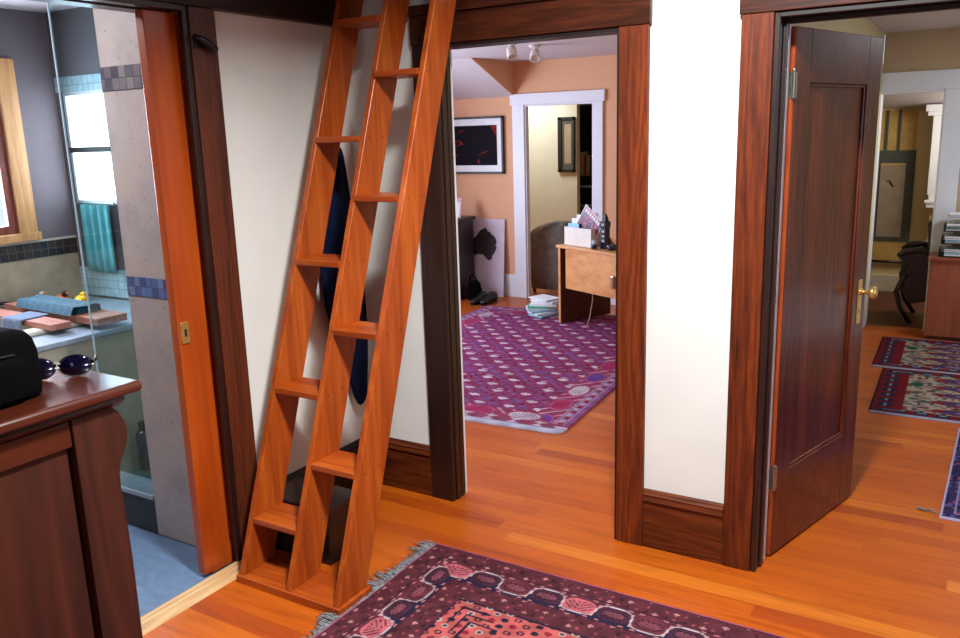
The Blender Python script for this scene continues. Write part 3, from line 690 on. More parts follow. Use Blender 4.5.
def study_rug(w, h):
    def fn(U, V):
        C = np.zeros(U.shape + (3,)); d = np.minimum(np.minimum(U, w - U), np.minimum(V, h - V))
        C[:] = (158, 66, 104)
        # field of white flower groups on a plum ground with blue leaves
        P = .205; row = np.floor(V / (P * .62)); Uo = U + (row % 2) * P / 2
        cu = np.floor(Uo / P); fu = (Uo / P - cu - .5) * P; fv = (V / (P * .62) - row - .5) * P * .62
        rr = hashn(cu, row)
        def blob(cx, cy, rx, ry): return ((fu - cx) / rx) ** 2 + ((fv - cy) / ry) ** 2 < 1
        f = d > .27
        ground = .5 + .5 * np.sin(U * 61 + 2 * np.sin(V * 23)) * np.sin(V * 57 + 2 * np.sin(U * 31))
        g = np.where((ground > .72)[..., None], np.array((122, 80, 140)), np.where((ground < .22)[..., None], np.array((110, 34, 74)), np.array((152, 58, 98))))
        C[f] = g[f]
        setc(C, f & (blob(0, 0, .068, .038)), (146, 52, 100))
        white = blob(-.022, .006, .016, .013) | blob(.0, -.012, .017, .012) | blob(.022, .002, .018, .013) | blob(-.004, .014, .014, .011)
        setc(C, f & white, (222, 210, 226)); setc(C, f & (blob(-.004, 0, .006, .005)), (130, 80, 140))
        setc(C, f & (blob(.078, .02, .022, .011) | blob(-.080, -.02, .020, .010)), (118, 100, 166))
        setc(C, f & (rr > .8) & blob(0, .045, .03, .01), (206, 170, 200))
        # border of large medallions
        b = (d > .11) & (d <= .27); C[b] = (160, 60, 98)
        hz = np.minimum(V, h - V) < np.minimum(U, w - U); s = np.where(hz, U, V); k = np.floor(s / .31); fs = (s / .31 - k - .5) * .31; of = d - .19
        e = (fs / .10) ** 2 + (of / .06) ** 2
        setc(C, b & (e < 1.15), (176, 110, 150)); setc(C, b & (e < .95) & (k % 3 == 0), (112, 64, 150)); setc(C, b & (e < .95) & (k % 3 == 1), (170, 48, 96)); setc(C, b & (e < .95) & (k % 3 == 2), (222, 212, 224))
        setc(C, b & (e < .75) & (k % 3 == 2) & (np.sin(fs * 260) * np.sin(of * 260) > .2), (130, 74, 120))
        setc(C, b & (e > 1.6) & (abs(np.sin((s + of) * 30)) < .25), (206, 176, 198))
        # guard stripes
        gs = (d > .035) & (d <= .11); C[gs] = (186, 160, 190)
        q = (np.floor(s / .055) % 2 == 0) & (d > .055) & (d < .088); setc(C, q, (150, 44, 76))
        setc(C, (abs(d - .05) < .004) | (abs(d - .095) < .004), (120, 70, 120))
        setc(C, (d <= .035), (150, 84, 140)); 
        se = V < .06; setc(C, se, (196, 196, 222)); setc(C, (V < .06) & (V > .05), (120, 90, 140))
        zz = (V > .06) & (V < .13); C[zz] = (150, 72, 104); setc(C, zz & (abs(((s / .16) % 1) - .5) * .14 < abs(V - .095)), (206, 188, 208))
        C *= (.92 + .07 * np.sin(U * 37) * np.sin(V * 43 + 1))[..., None]
        return np.clip(C, 0, 255)
    return fn
# near right corner at about (-2.045, 3.985); right edge drifts left going away
rug_mesh('study_rug', -3.935, 3.985, 2.02, 3.0, .008, study_rug(2.02, 3.0), 'magenta and lavender floral rug on the study floor', rot=.058, pivot=(-1.915, 3.985), round_r=.07, thick=.012)

def runner(w, h, navy=(38, 44, 76)):
    def fn(U, V):
        C = np.zeros(U.shape + (3,)); d = np.minimum(np.minimum(U, w - U), np.minimum(V, h - V))
        C[:] = (132, 28, 38)
        hz = np.minimum(V, h - V) < np.minimum(U, w - U) * .5; s = np.where(hz, U, V); k = np.floor(s / .11); fs = (s / .11 - k - .5)
        m1 = (d > .04) & (d < .12) & (abs(fs) < .33); setc(C, m1, navy); setc(C, m1 & (abs(d - .08) < .008) & (abs(fs) < .2), (150, 160, 180))
        setc(C, (d < .012), (60, 34, 48)); setc(C, (V < .022), (190, 196, 224)); setc(C, (V > h - .012), (176, 172, 190))
        f = (U > .17) & (d > .10); C[f] = (186, 172, 150)
        r = hashn(np.floor(U / .022), np.floor(V / .022)); setc(C, f & (r < .2), (84, 96, 110)); setc(C, f & (r > .82), (150, 62, 66)); setc(C, f & (r > .6) & (r < .66), (40, 92, 72))
        for j in range(8):
            cv = .16 + j * .165
            e = ((U - .55) / .24) ** 2 + ((V - cv) / .055) ** 2
            setc(C, f & (e < 1), (140, 42, 54)); setc(C, f & (e < .55), (66, 66, 120)); setc(C, f & (e < .2), (160, 130, 150))
        e = ((U - .225) / .035) ** 2 + ((V - h * .66) / .05) ** 2; setc(C, f & (e < 1), (24, 96, 70))
        return C * .82
    return fn
rug_mesh('runner_rug', -.470, 5.125, 1.05, 1.02, .008, runner(1.05, 1.02), 'red bordered rug with a cream field in the far room, nearer of the two overlapping', rot=.02, pivot=(-.47, 5.1))
rug_mesh('runner_rug', -.565, 6.155, 1.05, .92, .008, runner(1.05, .92), 'red bordered rug lying further back, reaching under the cherry cabinet', rot=.02, pivot=(-.56, 6.1))
def blue_rug(w, h):
    def fn(U, V):
        C = np.zeros(U.shape + (3,)); d = np.minimum(np.minimum(U, w - U), np.minimum(V, h - V)); C[:] = (52, 44, 84)
        r = hashn(np.floor(U / .02), np.floor(V / .02)); setc(C, r < .3, (34, 32, 60)); setc(C, r > .8, (92, 76, 130)); setc(C, (r > .5) & (r < .56), (130, 60, 90))
        setc(C, (d > .05) & (d < .058), (150, 140, 180)); setc(C, d < .012, (176, 170, 200)); return C
    return fn
rug_mesh('blue_rug', -.042, 3.80, .85, 1.22, .006, blue_rug(.85, 1.22), 'dark blue and violet rug with a pale edge just inside the panelled door', rot=-.03, pivot=(-.04, 3.8), thick=.010)

tag(obj('rug_tassel', MB().tube([(-.055, 3.83, .006), (-.075, 3.85, .012), (-.10, 3.845, .006), (-.125, 3.862, .005)], [.003, .004, .005, .009], 6), 'fringe', smooth=True), 'loose pale tassel trailing from the corner of the dark blue rug', 'tassel')
# ------------------------------------------------------------------ study
m = MB(); m.box(-5.6, 7.42, 0, -3.93, 7.46, 2.4); m.box(-3.198, 7.42, 0, -.8, 7.46, 2.4); m.box(-3.93, 7.42, 1.925, -3.198, 7.46, 2.4)
struct('wall_study', m, 'peach', 'peach painted far wall of the study', 'wall')
m = MB(); m.box(-5.3, 3.15, 0, -5.2, 4.0, 2.4); m.box(-5.3, 6.2, 0, -5.2, 7.42, 2.4); m.box(-5.3, 4.0, 0, -5.2, 6.2, .85); m.box(-5.3, 4.0, 2.05, -5.2, 6.2, 2.4)
struct('wall_study_side', m, 'peach', 'peach study wall with the window', 'wall')
window('window_2', 'x', -5.25, 4.0, 6.2, .85, 2.05, 'study window hidden by the ladder side wall', bars=1, vbars=1)
m = MB().box(-5.3, 3.085, 0, -2.09, 3.105, 2.4); m.box(-1.10, 3.085, 0, -.8, 3.105, 2.4); m.box(-2.09, 3.085, 2.06, -1.10, 3.105, 2.4)
struct('wall_study_near', m, 'peach', 'study side of the wall around the doorway', 'wall')
m = MB().box(-.84, 3.112, 0, -.76, 7.395, 2.4)
struct('wall_partition', m, 'cream', 'cream partition between the study and the far room', 'wall')
m = MB().box(-5.3, 3.15, 2.33, -.76, 6.62, 2.42); m.box(-4.05, 6.62, 2.33, -.76, 7.55, 2.42)
m.add([(-5.3, 6.62, 2.33), (-4.05, 6.62, 2.33), (-4.05, 7.42, 2.01), (-5.3, 7.42, 2.01), (-5.3, 6.62, 2.42), (-4.05, 6.62, 2.42), (-4.05, 7.42, 2.42), (-5.3, 7.42, 2.42)], [(0, 3, 2, 1), (4, 5, 6, 7), (0, 1, 5, 4), (2, 3, 7, 6), (0, 4, 7, 3)])
struct('ceiling_study', m, 'greyceil', 'pale grey study ceiling sloping down at the far end', 'ceiling')
m = MB().add([(-4.049, 6.62, 2.329), (-4.049, 7.419, 2.329), (-4.049, 7.419, 2.01), (-4.04, 6.62, 2.329), (-4.04, 7.419, 2.329), (-4.04, 7.419, 2.01)], [(0, 1, 2), (3, 5, 4), (0, 3, 4, 1), (1, 4, 5, 2), (0, 2, 5, 3)])
struct('wall_cheek', m, 'peach', 'triangular peach wall piece beside the sloping ceiling', 'wall')
# white door frame in far wall
m = MB().box(-4.06, 7.395, 0, -3.93, 7.42, 1.925); m.box(-3.198, 7.395, 0, -3.100, 7.42, 1.925)
m.box(-4.08, 7.39, 1.925, -3.08, 7.42, 2.03)
m.box(-3.93, 7.41, 0, -3.915, 7.47, 1.925); m.box(-3.213, 7.41, 0, -3.198, 7.47, 1.925); m.box(-3.915, 7.41, 1.908, -3.213, 7.47, 1.925)
struct('trim_11', m, 'white', 'white painted door frame at the far end of the study', 'door casing', bevel=.003)
m = MB().box(-5.2, 7.402, 0, -4.062, 7.42, .235); m.box(-3.098, 7.402, 0, -.84, 7.42, .235)
struct('baseboard_study', m, 'white', 'white baseboard along the far study wall', 'baseboard', bevel=.004)
# framed artwork
fa = thing('framed_picture', (-4.47, 7.4, 1.25), 'dark abstract picture with red strokes in a black frame on the peach wall', 'picture')
m = MB(); x0, x1, z0, z1 = -4.82, -4.165, 1.262, 1.83
m.box(x0, 7.385, z0, x0 + .02, 7.419, z1); m.box(x1 - .02, 7.385, z0, x1, 7.419, z1); m.box(x0, 7.385, z0, x1, 7.419, z0 + .02); m.box(x0, 7.385, z1 - .02, x1, 7.419, z1)
obj('frame', m, 'black', fa); obj('mat', MB().box(x0 + .02, 7.398, z0 + .02, x1 - .02, 7.415, z1 - .02), 'paper', fa)
def art():
    t = NT('abstract_red_on_black'); v = t.coord()
    w = t.noise(t.map(v, (3, 1, 6)), 1.0, 2, .5, 1.2)
    c = t.ramp(w, [(.42, (18, 16, 24)), (.56, (24, 18, 26)), (.60, (150, 36, 34)), (.63, (30, 18, 24)), (.8, (14, 14, 20))])
    return t.fin(c, .7, spec=.08)
obj('artwork', MB().box(x0 + .075, 7.396, z0 + .085, x1 - .075, 7.399, z1 - .085), art(), fa)
# dark chest on left, photo on it, black shoes/bag in front
ch = thing('dark_chest', (-4.7, 7.15, 0), 'tall near black wooden chest against the study wall', 'chest')
obj('carcass', MB().box(-5.1, 6.98, .06, -4.49, 7.30, .80), 'darkwood', ch, bevel=.006)
obj('top', MB().box(-5.12, 6.96, .80, -4.465, 7.32, .84), 'darkwood', ch, bevel=.008)
obj('plinth', MB().box(-5.08, 6.99, 0, -4.51, 7.29, .06), 'darkwood', ch)
for k in range(3):
    d = obj('drawer', MB().box(-5.07, 6.962, .10 + k * .235, -4.52, 6.982, .315 + k * .235), 'darkwood', ch, bevel=.004)
    for xx in (-4.92, -4.60): obj('knob', MB().lathe([(.008, 0), (.006, .008), (.014, .018), (.001, .025)], (xx, 6.962, .21 + k * .235), (0, -1, 0), 10), 'brass', d)
ph = thing('leaning_photo_card', (-4.56, 7.2, .84), 'small pinkish photo card propped on the near black chest', 'photo card')
obj('card', MB().add([(-4.64, 7.12, .841), (-4.53, 7.12, .841), (-4.545, 7.18, 1.03), (-4.63, 7.18, 1.03), (-4.64, 7.128, .841), (-4.53, 7.128, .841), (-4.545, 7.188, 1.03), (-4.63, 7.188, 1.03)], [(0, 1, 2, 3), (7, 6, 5, 4), (0, 4, 5, 1), (1, 5, 6, 2), (2, 6, 7, 3), (3, 7, 4, 0)]), 'pink', ph)
obj('print', MB().add([(-4.63, 7.1185, .845), (-4.545, 7.1185, .845), (-4.556, 7.165, .99), (-4.62, 7.165, .99)], [(0, 1, 2, 3)]), 'paper', ph, solid=.001)
# white board with brush silhouette
wb = thing('white_panel', (-4.35, 7.33, 0), 'white board printed with a dark feathery shape, leaning on the peach wall', 'panel')
def lean(x, z, off=0): return (x, 7.33 + z * .085 - off, z)
m = MB().add([lean(-4.60, .002), lean(-4.172, .002), lean(-4.172, .80), lean(-4.60, .80), lean(-4.60, .002, -.012), lean(-4.172, .002, -.012), lean(-4.172, .80, -.012), lean(-4.60, .80, -.012)], [(0, 1, 2, 3), (7, 6, 5, 4), (0, 4, 5, 1), (1, 5, 6, 2), (2, 6, 7, 3), (3, 7, 4, 0)])
obj('board', m, 'lilac', wb)
pts = [(-4.60, .52), (-4.55, .58), (-4.50, .63), (-4.45, .69), (-4.415, .72), (-4.39, .70), (-4.35, .67), (-4.31, .635), (-4.275, .60), (-4.262, .56), (-4.268, .50), (-4.285, .46), (-4.31, .41), (-4.335, .375), (-4.37, .39), (-4.41, .42), (-4.47, .435), (-4.53, .43), (-4.60, .42)]
rp = []
for i, (a, b) in enumerate(pts):
    rp.append((a, b)); a2, b2 = pts[(i + 1) % len(pts)]
    for k in (1, 2, 3): rp.append((a + (a2 - a) * k / 4 + random.uniform(-.011, .011), b + (b2 - b) * k / 4 + random.uniform(-.011, .011)))
m = MB(); n = len(rp); m.add([lean(a, b, .0015) for a, b in rp] + [lean(a, b, .0008) for a, b in rp], [tuple(range(n)), tuple(range(2 * n - 1, n - 1, -1))] + [(i, n + i, n + (i + 1) % n, (i + 1) % n) for i in range(n)])
obj('dark_shape', m, 'shelfdark', wb)
# black shoes in front
for i, (x, y, r, z, lb) in enumerate(((-4.26, 7.0, .0, 0, 'black shoe on the floor in front of the white board'), (-4.165, 7.03, .0, 0, 'black shoe nearest the white door frame'))):
    sh = thing('black_shoe', (x, y, z), lb, 'shoe')
    rings = []
    for t, wd, ht in ((0, .02, .05), (.03, .035, .09), (.08, .038, .095), (.13, .036, .075), (.19, .046, .055), (.25, .045, .045), (.29, .02, .03)):
        rings.append([(x + (wd * math.cos(a)) * math.cos(r) - (t - .14) * math.sin(r) * -1, y - (t - .14) * math.cos(r) + wd * math.cos(a) * math.sin(r), .012 + max(0, ht * (.5 + .5 * math.sin(a)))) for a in [2 * PI * k / 14 for k in range(14)]])
    obj('upper', MB().loft(rings), 'black', sh, smooth=True)
    rings = [[(px, py, .002 if j else .016) for px, py, _ in [q for q in ring]] for ring in rings for j in (0,)]
    obj('sole', MB().loft([[(px, py, .001 + .013 * (.5 + .5 * math.sin(2 * PI * k / 14))) for k, (px, py, _) in enumerate(ring)] for ring in rings]), 'shelfdark', sh)
bgb = thing('black_shoulder_bag', (-4.42, 7.0, 0), 'soft black bag slumped between the near black chest and the white board', 'bag')
m = MB().loft([rbox_ring(-4.385, 7.12, .072 * s, .055 * s, z, 20, 3) for z, s in ((.002, .9), (.03, 1.05), (.10, 1.0), (.17, .8), (.20, .45))]); obj('body', m, 'blackfab', bgb, smooth=True)
obj('strap', MB().tube([(-4.44, 7.10, .15), (-4.42, 7.09, .24), (-4.38, 7.09, .27), (-4.35, 7.10, .22), (-4.335, 7.10, .13)], .007, 8), 'blackfab', bgb, smooth=True)

# desk (rotated)
DA = -math.atan2(.32, .66); DX, DY = -3.12, 6.47
dk = thing('writing_desk', (DX, DY, 0), 'beech desk with a pale front panel and dark end panels in the study', 'desk')
def dq(m): return m.xf(DA, (DX, DY, 0))
obj('desk_top', dq(MB().box(-.01, -.02, .682, 1.30, .62, .705)), 'desk', dk, bevel=.003)
for a in (0.0, 1.26):
    e = obj('end_panel', dq(MB().box(a, .004, .0150, a + .026, .58, .682)), 'deskdark', dk)
    obj('edge_strip', dq(MB().box(a, -.004, .0145, a + .026, .004, .682)), 'desk', e, label='pale beech edging strip')
dwr = obj('front_panel', dq(MB().box(.10, -.004, .335, 1.255, .016, .680)), 'desk', dk, bevel=.002)
obj('panel_handle', dq(MB().box(.700, -.030, .42, .725, -.004, .52)), 'nickel', dwr, bevel=.006)
obj('desk_leg', dq(MB().box(.66, .30, .0145, .70, .34, .682)), 'deskdark', dk)
def dp(x, y, z=0): 
    ca, sa = math.cos(DA), math.sin(DA); return (DX + x * ca - y * sa, DY + x * sa + y * ca, z)
obj_ = tag(obj('power_cord', MB().tube([dp(.33, .10, .40), dp(.345, .09, .25), dp(.33, .07, .10), dp(.30, .06, .021), dp(.28, .10, .021)], .005, 6), 'wick', smooth=True), 'beige cord hanging down under the desk to the floor', 'cord')
# file box and contents
fb = thing('file_box', dp(.19, .14, .705), 'white card file box standing on the beech desk', 'box')
m = MB(); bx0, bx1, by0, by1, bz = .020, .372, .05, .24, .706
m.box(bx0, by0, bz, bx1, by1, bz + .004); m.box(bx0, by0, bz, bx0 + .004, by1, bz + .155); m.box(bx1 - .004, by0, bz, bx1, by1, bz + .155); m.box(bx0, by0, bz, bx1, by0 + .004, bz + .155); m.box(bx0, by1 - .004, bz, bx1, by1, bz + .155)
obj('box_shell', dq(m), 'boxwhite', fb, bevel=.001)
for k, (px, py, wdt, hgt, mt, lb) in enumerate(((.045, .075, .14, .185, 'paperblue', 'pale blue envelope at the front of the white file box'), (.05, .11, .15, .225, 'paper', 'white envelope standing in the front half of the file box'), (.08, .14, .18, .255, 'paper', 'tall white envelope in the middle of the file box'), (.13, .17, .18, .275, 'paper', 'tallest white envelope near the back of the file box'))):
    tag(obj('envelope', dq(MB().box(px, py, .711, px + wdt, py + .010, .706 + hgt)), mt, bevel=.001), lb, 'envelope', 'envelopes in the file box')
mg = thing('magazine', dp(.24, .08, .80), 'tilted magazine with a purple and crimson cover sticking out of the file box', 'magazine')
def cover():
    t = NT('magazine_cover'); v = t.coord()
    c = t.ramp(t.noise(v, 14, 3, .5, 1.0), [(.40, (30, 16, 60)), (.52, (120, 24, 80)), (.60, (200, 70, 110)), (.68, (44, 20, 76))]); return t.fin(c, .3)
def mgp(a, b, off): # a across, b up, tilted in its plane
    th = -.60; return dp(.150 + a * math.cos(th) - b * math.sin(th), .095 + off + b * .05, .795 + a * math.sin(th) + b * math.cos(th) + .075)
def slab(a0, b0, a1, b1, o0, o1):
    return MB().add([mgp(a0, b0, o0), mgp(a1, b0, o0), mgp(a1, b1, o0), mgp(a0, b1, o0), mgp(a0, b0, o1), mgp(a1, b0, o1), mgp(a1, b1, o1), mgp(a0, b1, o1)], [(0, 1, 2, 3), (7, 6, 5, 4), (0, 4, 5, 1), (1, 5, 6, 2), (2, 6, 7, 3), (3, 7, 4, 0)])
obj('pages', slab(-.03, -.02, .235, .21, 0, .006), 'paper', mg); obj('cover', slab(-.024, -.012, .229, .204, -.0015, 0), cover(), mg)
m = MB()
for k in range(7): m.add(slab(.0 + k * .030, .160, .018 + k * .030, .188, -.0024, -.0015).v, slab(0, 0, 1, 1, 0, 1).f)
obj('title_lettering', m, 'paper', mg)
# black tower ornament
tw = thing('tower_ornament', dp(.47, .12, .705), 'black clock tower ornament on the desk', 'ornament')
def ring4(s, z, c=(.47, .12)): return [dp(c[0] + a * s, c[1] + b * s, z) for a, b in ((-1, -1), (1, -1), (1, 1), (-1, 1))]
obj('tower_body', MB().loft([ring4(.032, .706), ring4(.032, .73), ring4(.026, .735), ring4(.026, .88), ring4(.031, .885), ring4(.031, .925), ring4(.026, .93)]), 'navyshine', tw)
obj('spire', MB().loft([ring4(.024, .93), ring4(.016, .95), ring4(.016, .962), ring4(.008, .985), ring4(.002, 1.0)]), 'black', tw)
for z in (.76, .80, .84, .895):
    for a in (-.014, .005): obj('window_mark', dq(MB().box(.47 + a, .0875 if z > .88 else .0925, z, .47 + a + .009, .0895 if z > .88 else .0945, z + .020)), 'caplight', tw)
jr = thing('ink_bottle', dp(.43, .03, .705), 'small dark bottle with a pale cap at the front of the desk', 'bottle')
jx, jy, _ = dp(.42, .04); obj('bottle_body', MB().lathe([(.018, 0), (.022, .004), (.022, .035), (.018, .040)], (jx, jy, .706), n=16), 'navyshine', jr, smooth=True); obj('cap', MB().lathe([(.019, .040), (.019, .066), (.016, .070)], (jx, jy, .706), n=16), 'caplight', jr)
bw = thing('dark_desk_bowl', dp(.57, .12, .705), 'small round dark dish beside the tower ornament', 'dish')
jx, jy, _ = dp(.58, .09); obj('dish', MB().lathe([(.03, 0), (.04, .01), (.045, .045), (.040, .046), (.030, .02), (.0, .015)], (jx, jy, .706), n=18), 'navyshine', bw, smooth=True)
obj('dish_stone', MB().lathe([(.0, 0), (.018, .008), (.018, .02), (.0, .03)], (jx, jy, .722), n=10), 'caplight', bw, smooth=True)
wd = tag(obj('wooden_wedge', dq(MB().prism([(.385, .706), (.51, .706), (.40, .84), (.385, .84)], 'y', .17, .20)), 'deskdark', bevel=.002), 'brown wooden wedge standing behind the ink bottle on the desk', 'bookend')
# splayed papers on the floor by the desk
base_p = (-3.40, 6.70)
for k in range(9):
    a = 1.2 - k * .20; cx, cy = base_p[0] + .03 * math.cos(k), base_p[1] + .02 * k * .4; z = .0145 + k * .017
    mt = ['paperblue', 'paper', 'paperblue', 'paper', 'papergreen', 'paper', 'paper', 'paper', 'paper'][k]
    w_, h_ = .26, .18
    m = MB().box(cx - w_ / 2, cy - h_ / 2, z, cx + w_ / 2, cy + h_ / 2, z + .0155, rot=a)
    nm, lb = ('folder', 'green folder fanned out in the paper pile by the desk') if mt == 'papergreen' else ('paper_bundle', ['lowest', 'second lowest', 'third lowest', 'middle', '', 'fourth from the top', 'third from the top', 'second from the top', 'topmost'][k] + ' bundle in the fan of papers on the rug by the desk')
    tag(obj(nm, m, mt, bevel=.001), lb, 'papers', 'papers fanned on the rug')
# track spotlights
for i, (x, y, rz, lb) in enumerate(((-3.14, 5.74, .2, 'white ceiling spotlight nearer the ladder side'), (-3.12, 6.08, -.2, 'white ceiling spotlight further into the study'))):
    sp = thing('ceiling_spotlight', (x, y, 2.33), lb, 'spotlight', 'study ceiling spotlights')
    obj('mount', MB().lathe([(.045, 0), (.045, .018), (.02, .026)], (x, y, 2.33), (0, 0, -1), 18), 'steel', sp, smooth=False)
    obj('stem', MB().tube([(x, y, 2.31), (x, y, 2.275)], .010, 10), 'steel', sp)
    obj('lamp_head', MB().lathe([(.018, -.05), (.036, -.04), (.040, -.01), (.040, .035), (.034, .038), (.030, .02), (.0, .015)], (x, y, 2.25), (.3, -.5 + rz, -.75), 18), 'steel', sp, smooth=True)

# ---- room beyond the study
m = MB().box(-5.6, 10.4, 0, -2.4, 10.5, 2.4); m.box(-5.6, 7.46, 0, -5.5, 10.5, 2.4); m.box(-2.5, 7.46, 0, -2.4, 10.5, 2.4)
struct('wall_rear', m, 'cream', 'cream walls of the room beyond the white door frame', 'wall')
struct('ceiling_rear', MB().box(-5.6, 7.46, 2.33, -2.4, 10.5, 2.42), 'greyceil', 'ceiling of the room beyond the study', 'ceiling')
M['creampale'] = plain('pale_cream_paint', (206, 206, 194), .8, var=.03, scale=2)
struct('wall_rear_return', MB().box(-5.5, 9.02, 0, -4.10, 9.10, 2.33), 'creampale', 'bright cream wall with the framed print beyond the study', 'wall')
pc = thing('framed_print', (-4.22, 9.0, 1.18), 'green grey framed print on the cream wall beyond the study', 'picture')
m = MB(); x0, x1, z0, z1 = -4.33, -4.12, 1.19, 1.82
m.box(x0, 8.985, z0, x0 + .045, 9.019, z1); m.box(x1 - .02, 8.985, z0, x1, 9.019, z1); m.box(x0, 8.985, z0, x1, 9.019, z0 + .03); m.box(x0, 8.985, z1 - .03, x1, 9.019, z1)
obj('frame', m, 'black', pc); obj('mat', MB().box(x0 + .045, 9.0, z0 + .03, x1 - .02, 9.018, z1 - .03), 'scrollgrey', pc); obj('print', MB().box(x0 + .08, 8.998, z0 + .10, x1 - .045, 9.001, z1 - .08), 'scrollpaper', pc)
bk = thing('dark_bookcase', (-4.1, 9.5, 0), 'tall dark bookcase beyond the white door frame', 'bookcase')
obj('side_panel', MB().box(-4.39, 9.40, 0, -4.36, 9.75, 1.95), 'shelfdark', bk); obj('side_panel', MB().box(-3.60, 9.40, 0, -3.57, 9.75, 1.95), 'shelfdark', bk)
obj('back_panel', MB().box(-4.36, 9.72, 0, -3.60, 9.75, 1.95), 'shelfdark', bk)
for z in (.08, .42, .72, 1.10, 1.5, 1.93): obj('shelf', MB().box(-4.36, 9.41, z, -3.60, 9.72, z + .022), 'shelfdark', bk)
pf_ = thing('small_photo_frame', (-4.22, 9.5, .742), 'small framed dark photograph on the bookcase shelf', 'photo frame')
obj('frame', MB().box(-4.31, 9.50, .744, -4.10, 9.52, 1.0), 'paperblue', pf_); obj('photo', MB().box(-4.285, 9.496, .77, -4.125, 9.501, .975), 'navyshine', pf_)
# books on upper shelf (individuals)
rb = random.Random(4); x = -4.35; k = 0
for sh_z, cnt, mt_set in ((1.123, 7, ['cabred', 'beige', 'scrollgrey', 'tan']), ):
    for k in range(cnt):
        w_ = rb.uniform(.025, .045); h_ = rb.uniform(.22, .30)
        tag(obj('book', MB().box(x, 9.45, sh_z, x + w_, 9.60, sh_z + h_), mt_set[k % 4], bevel=.002), 'upright book on the dark bookcase shelf', 'book', 'books on the dark bookcase'); x += w_ + .002
# chair with coat
cc = thing('side_chair', (-3.86, 7.85, 0), 'dark wooden chair under a grey brown coat beyond the study', 'chair')
for x in (-4.03, -3.66):
    for y in (7.72, 8.08): obj('leg', MB().box(x, y, 0, x + .03, y + .03, .44 if y < 8 else .70), 'darkwood', cc, bevel=.003)
obj('seat', MB().box(-4.04, 7.71, .44, -3.62, 8.12, .47), 'darkwood', cc, bevel=.008); obj('back_rail', MB().box(-4.0, 8.085, .58, -3.66, 8.105, .69), 'darkwood', cc)
def coat_ring(z, x0, x1, y0, y1):
    n = 36; cx, cy, hx, hy = (x0 + x1) / 2, (y0 + y1) / 2, (x1 - x0) / 2, (y1 - y0) / 2
    return [(cx + hx * math.copysign(abs(math.cos(a)) ** .7, math.cos(a)) * (1 + .03 * math.sin(5 * a + z * 6)), cy + hy * math.copysign(abs(math.sin(a)) ** .7, math.sin(a)) * (1 + .10 * math.sin(7 * a + z * 4)), z) for a in [2 * PI * k / n for k in range(n)]]
m = MB().loft([coat_ring(z, a, b, 7.62, c) for z, a, b, c in ((.06, -4.01, -3.60, 7.70), (.25, -4.03, -3.58, 7.705), (.45, -4.045, -3.56, 7.705), (.55, -4.05, -3.55, 7.705), (.62, -4.03, -3.55, 7.72), (.67, -3.99, -3.55, 7.75), (.71, -3.92, -3.55, 7.78), (.74, -3.84, -3.55, 7.80), (.76, -3.76, -3.56, 7.80))])
ct = thing('coat', (-3.83, 7.7, .06), 'grey brown wool coat draped over the chair beyond the study', 'coat')
obj('coat_cloth', m, 'coat', ct, smooth=True)

# ------------------------------------------------------------------ far room (through the panelled door)
m = MB().box(-.76, 7.42, 2.03, 2.2, 7.55, 2.4); m.box(-.19, 7.42, 0, 2.2, 7.55, 2.03)
struct('wall_far', m, 'tan', 'tan wall above the wide white opening', 'wall')
m = MB().box(2.2, 3.15, 0, 2.3, 3.5, 2.4); m.box(2.2, 4.9, 0, 2.3, 7.55, 2.4); m.box(2.2, 3.5, 0, 2.3, 4.9, .7); m.box(2.2, 3.5, 2.0, 2.3, 4.9, 2.4)
struct('wall_far_side', m, 'tan', 'tan wall with the window in the far room', 'wall')
window('window_3', 'x', 2.25, 3.5, 4.9, .7, 2.0, 'far room window lighting the panelled door', bars=1, vbars=1)
struct('ceiling_far', MB().box(-.76, 3.15, 2.33, 2.3, 7.55, 2.42), 'greyceil', 'grey ceiling of the room behind the panelled door', 'ceiling')
m = MB().box(-.76, 7.395, 1.89, 2.0, 7.42, 2.03); m.box(-.315, 7.395, 0, -.175, 7.42, 1.89)
m.box(-.325, 7.40, 0, -.305, 7.57, 1.89); m.box(-.76, 7.40, 1.87, -.19, 7.57, 1.89); m.box(-.84, 7.395, 0, -.755, 7.56, 1.89)
struct('trim_12', m, 'white', 'white painted frame of the wide opening in the far room', 'door casing', bevel=.003)
m = MB().box(-2.4, 9.1, 0, 1.0, 9.2, 2.2); m.box(-2.4, 7.56, 0, -2.3, 9.1, 2.2); m.box(.9, 7.55, 0, 1.0, 9.1, 2.2)
struct('wall_end', m, 'cream', 'cream end wall behind the hanging scroll', 'wall')
m = MB().add([(-2.3, 7.55, 1.98), (.9, 7.55, 1.98), (.9, 9.1, 1.78), (-2.3, 9.1, 1.78), (-2.3, 7.55, 2.1), (.9, 7.55, 2.1), (.9, 9.1, 2.1), (-2.3, 9.1, 2.1)], [(0, 3, 2, 1), (4, 5, 6, 7), (0, 1, 5, 4), (2, 3, 7, 6), (0, 4, 7, 3), (1, 2, 6, 5)])
struct('ceiling_end', m, 'greyceil', 'sloping grey ceiling above the scroll', 'ceiling')
m = MB().box(-2.3, 9.08, 0, .9, 9.1, .16)
struct('baseboard_end', m, 'rimstone', 'pale baseboard below the scroll', 'baseboard')
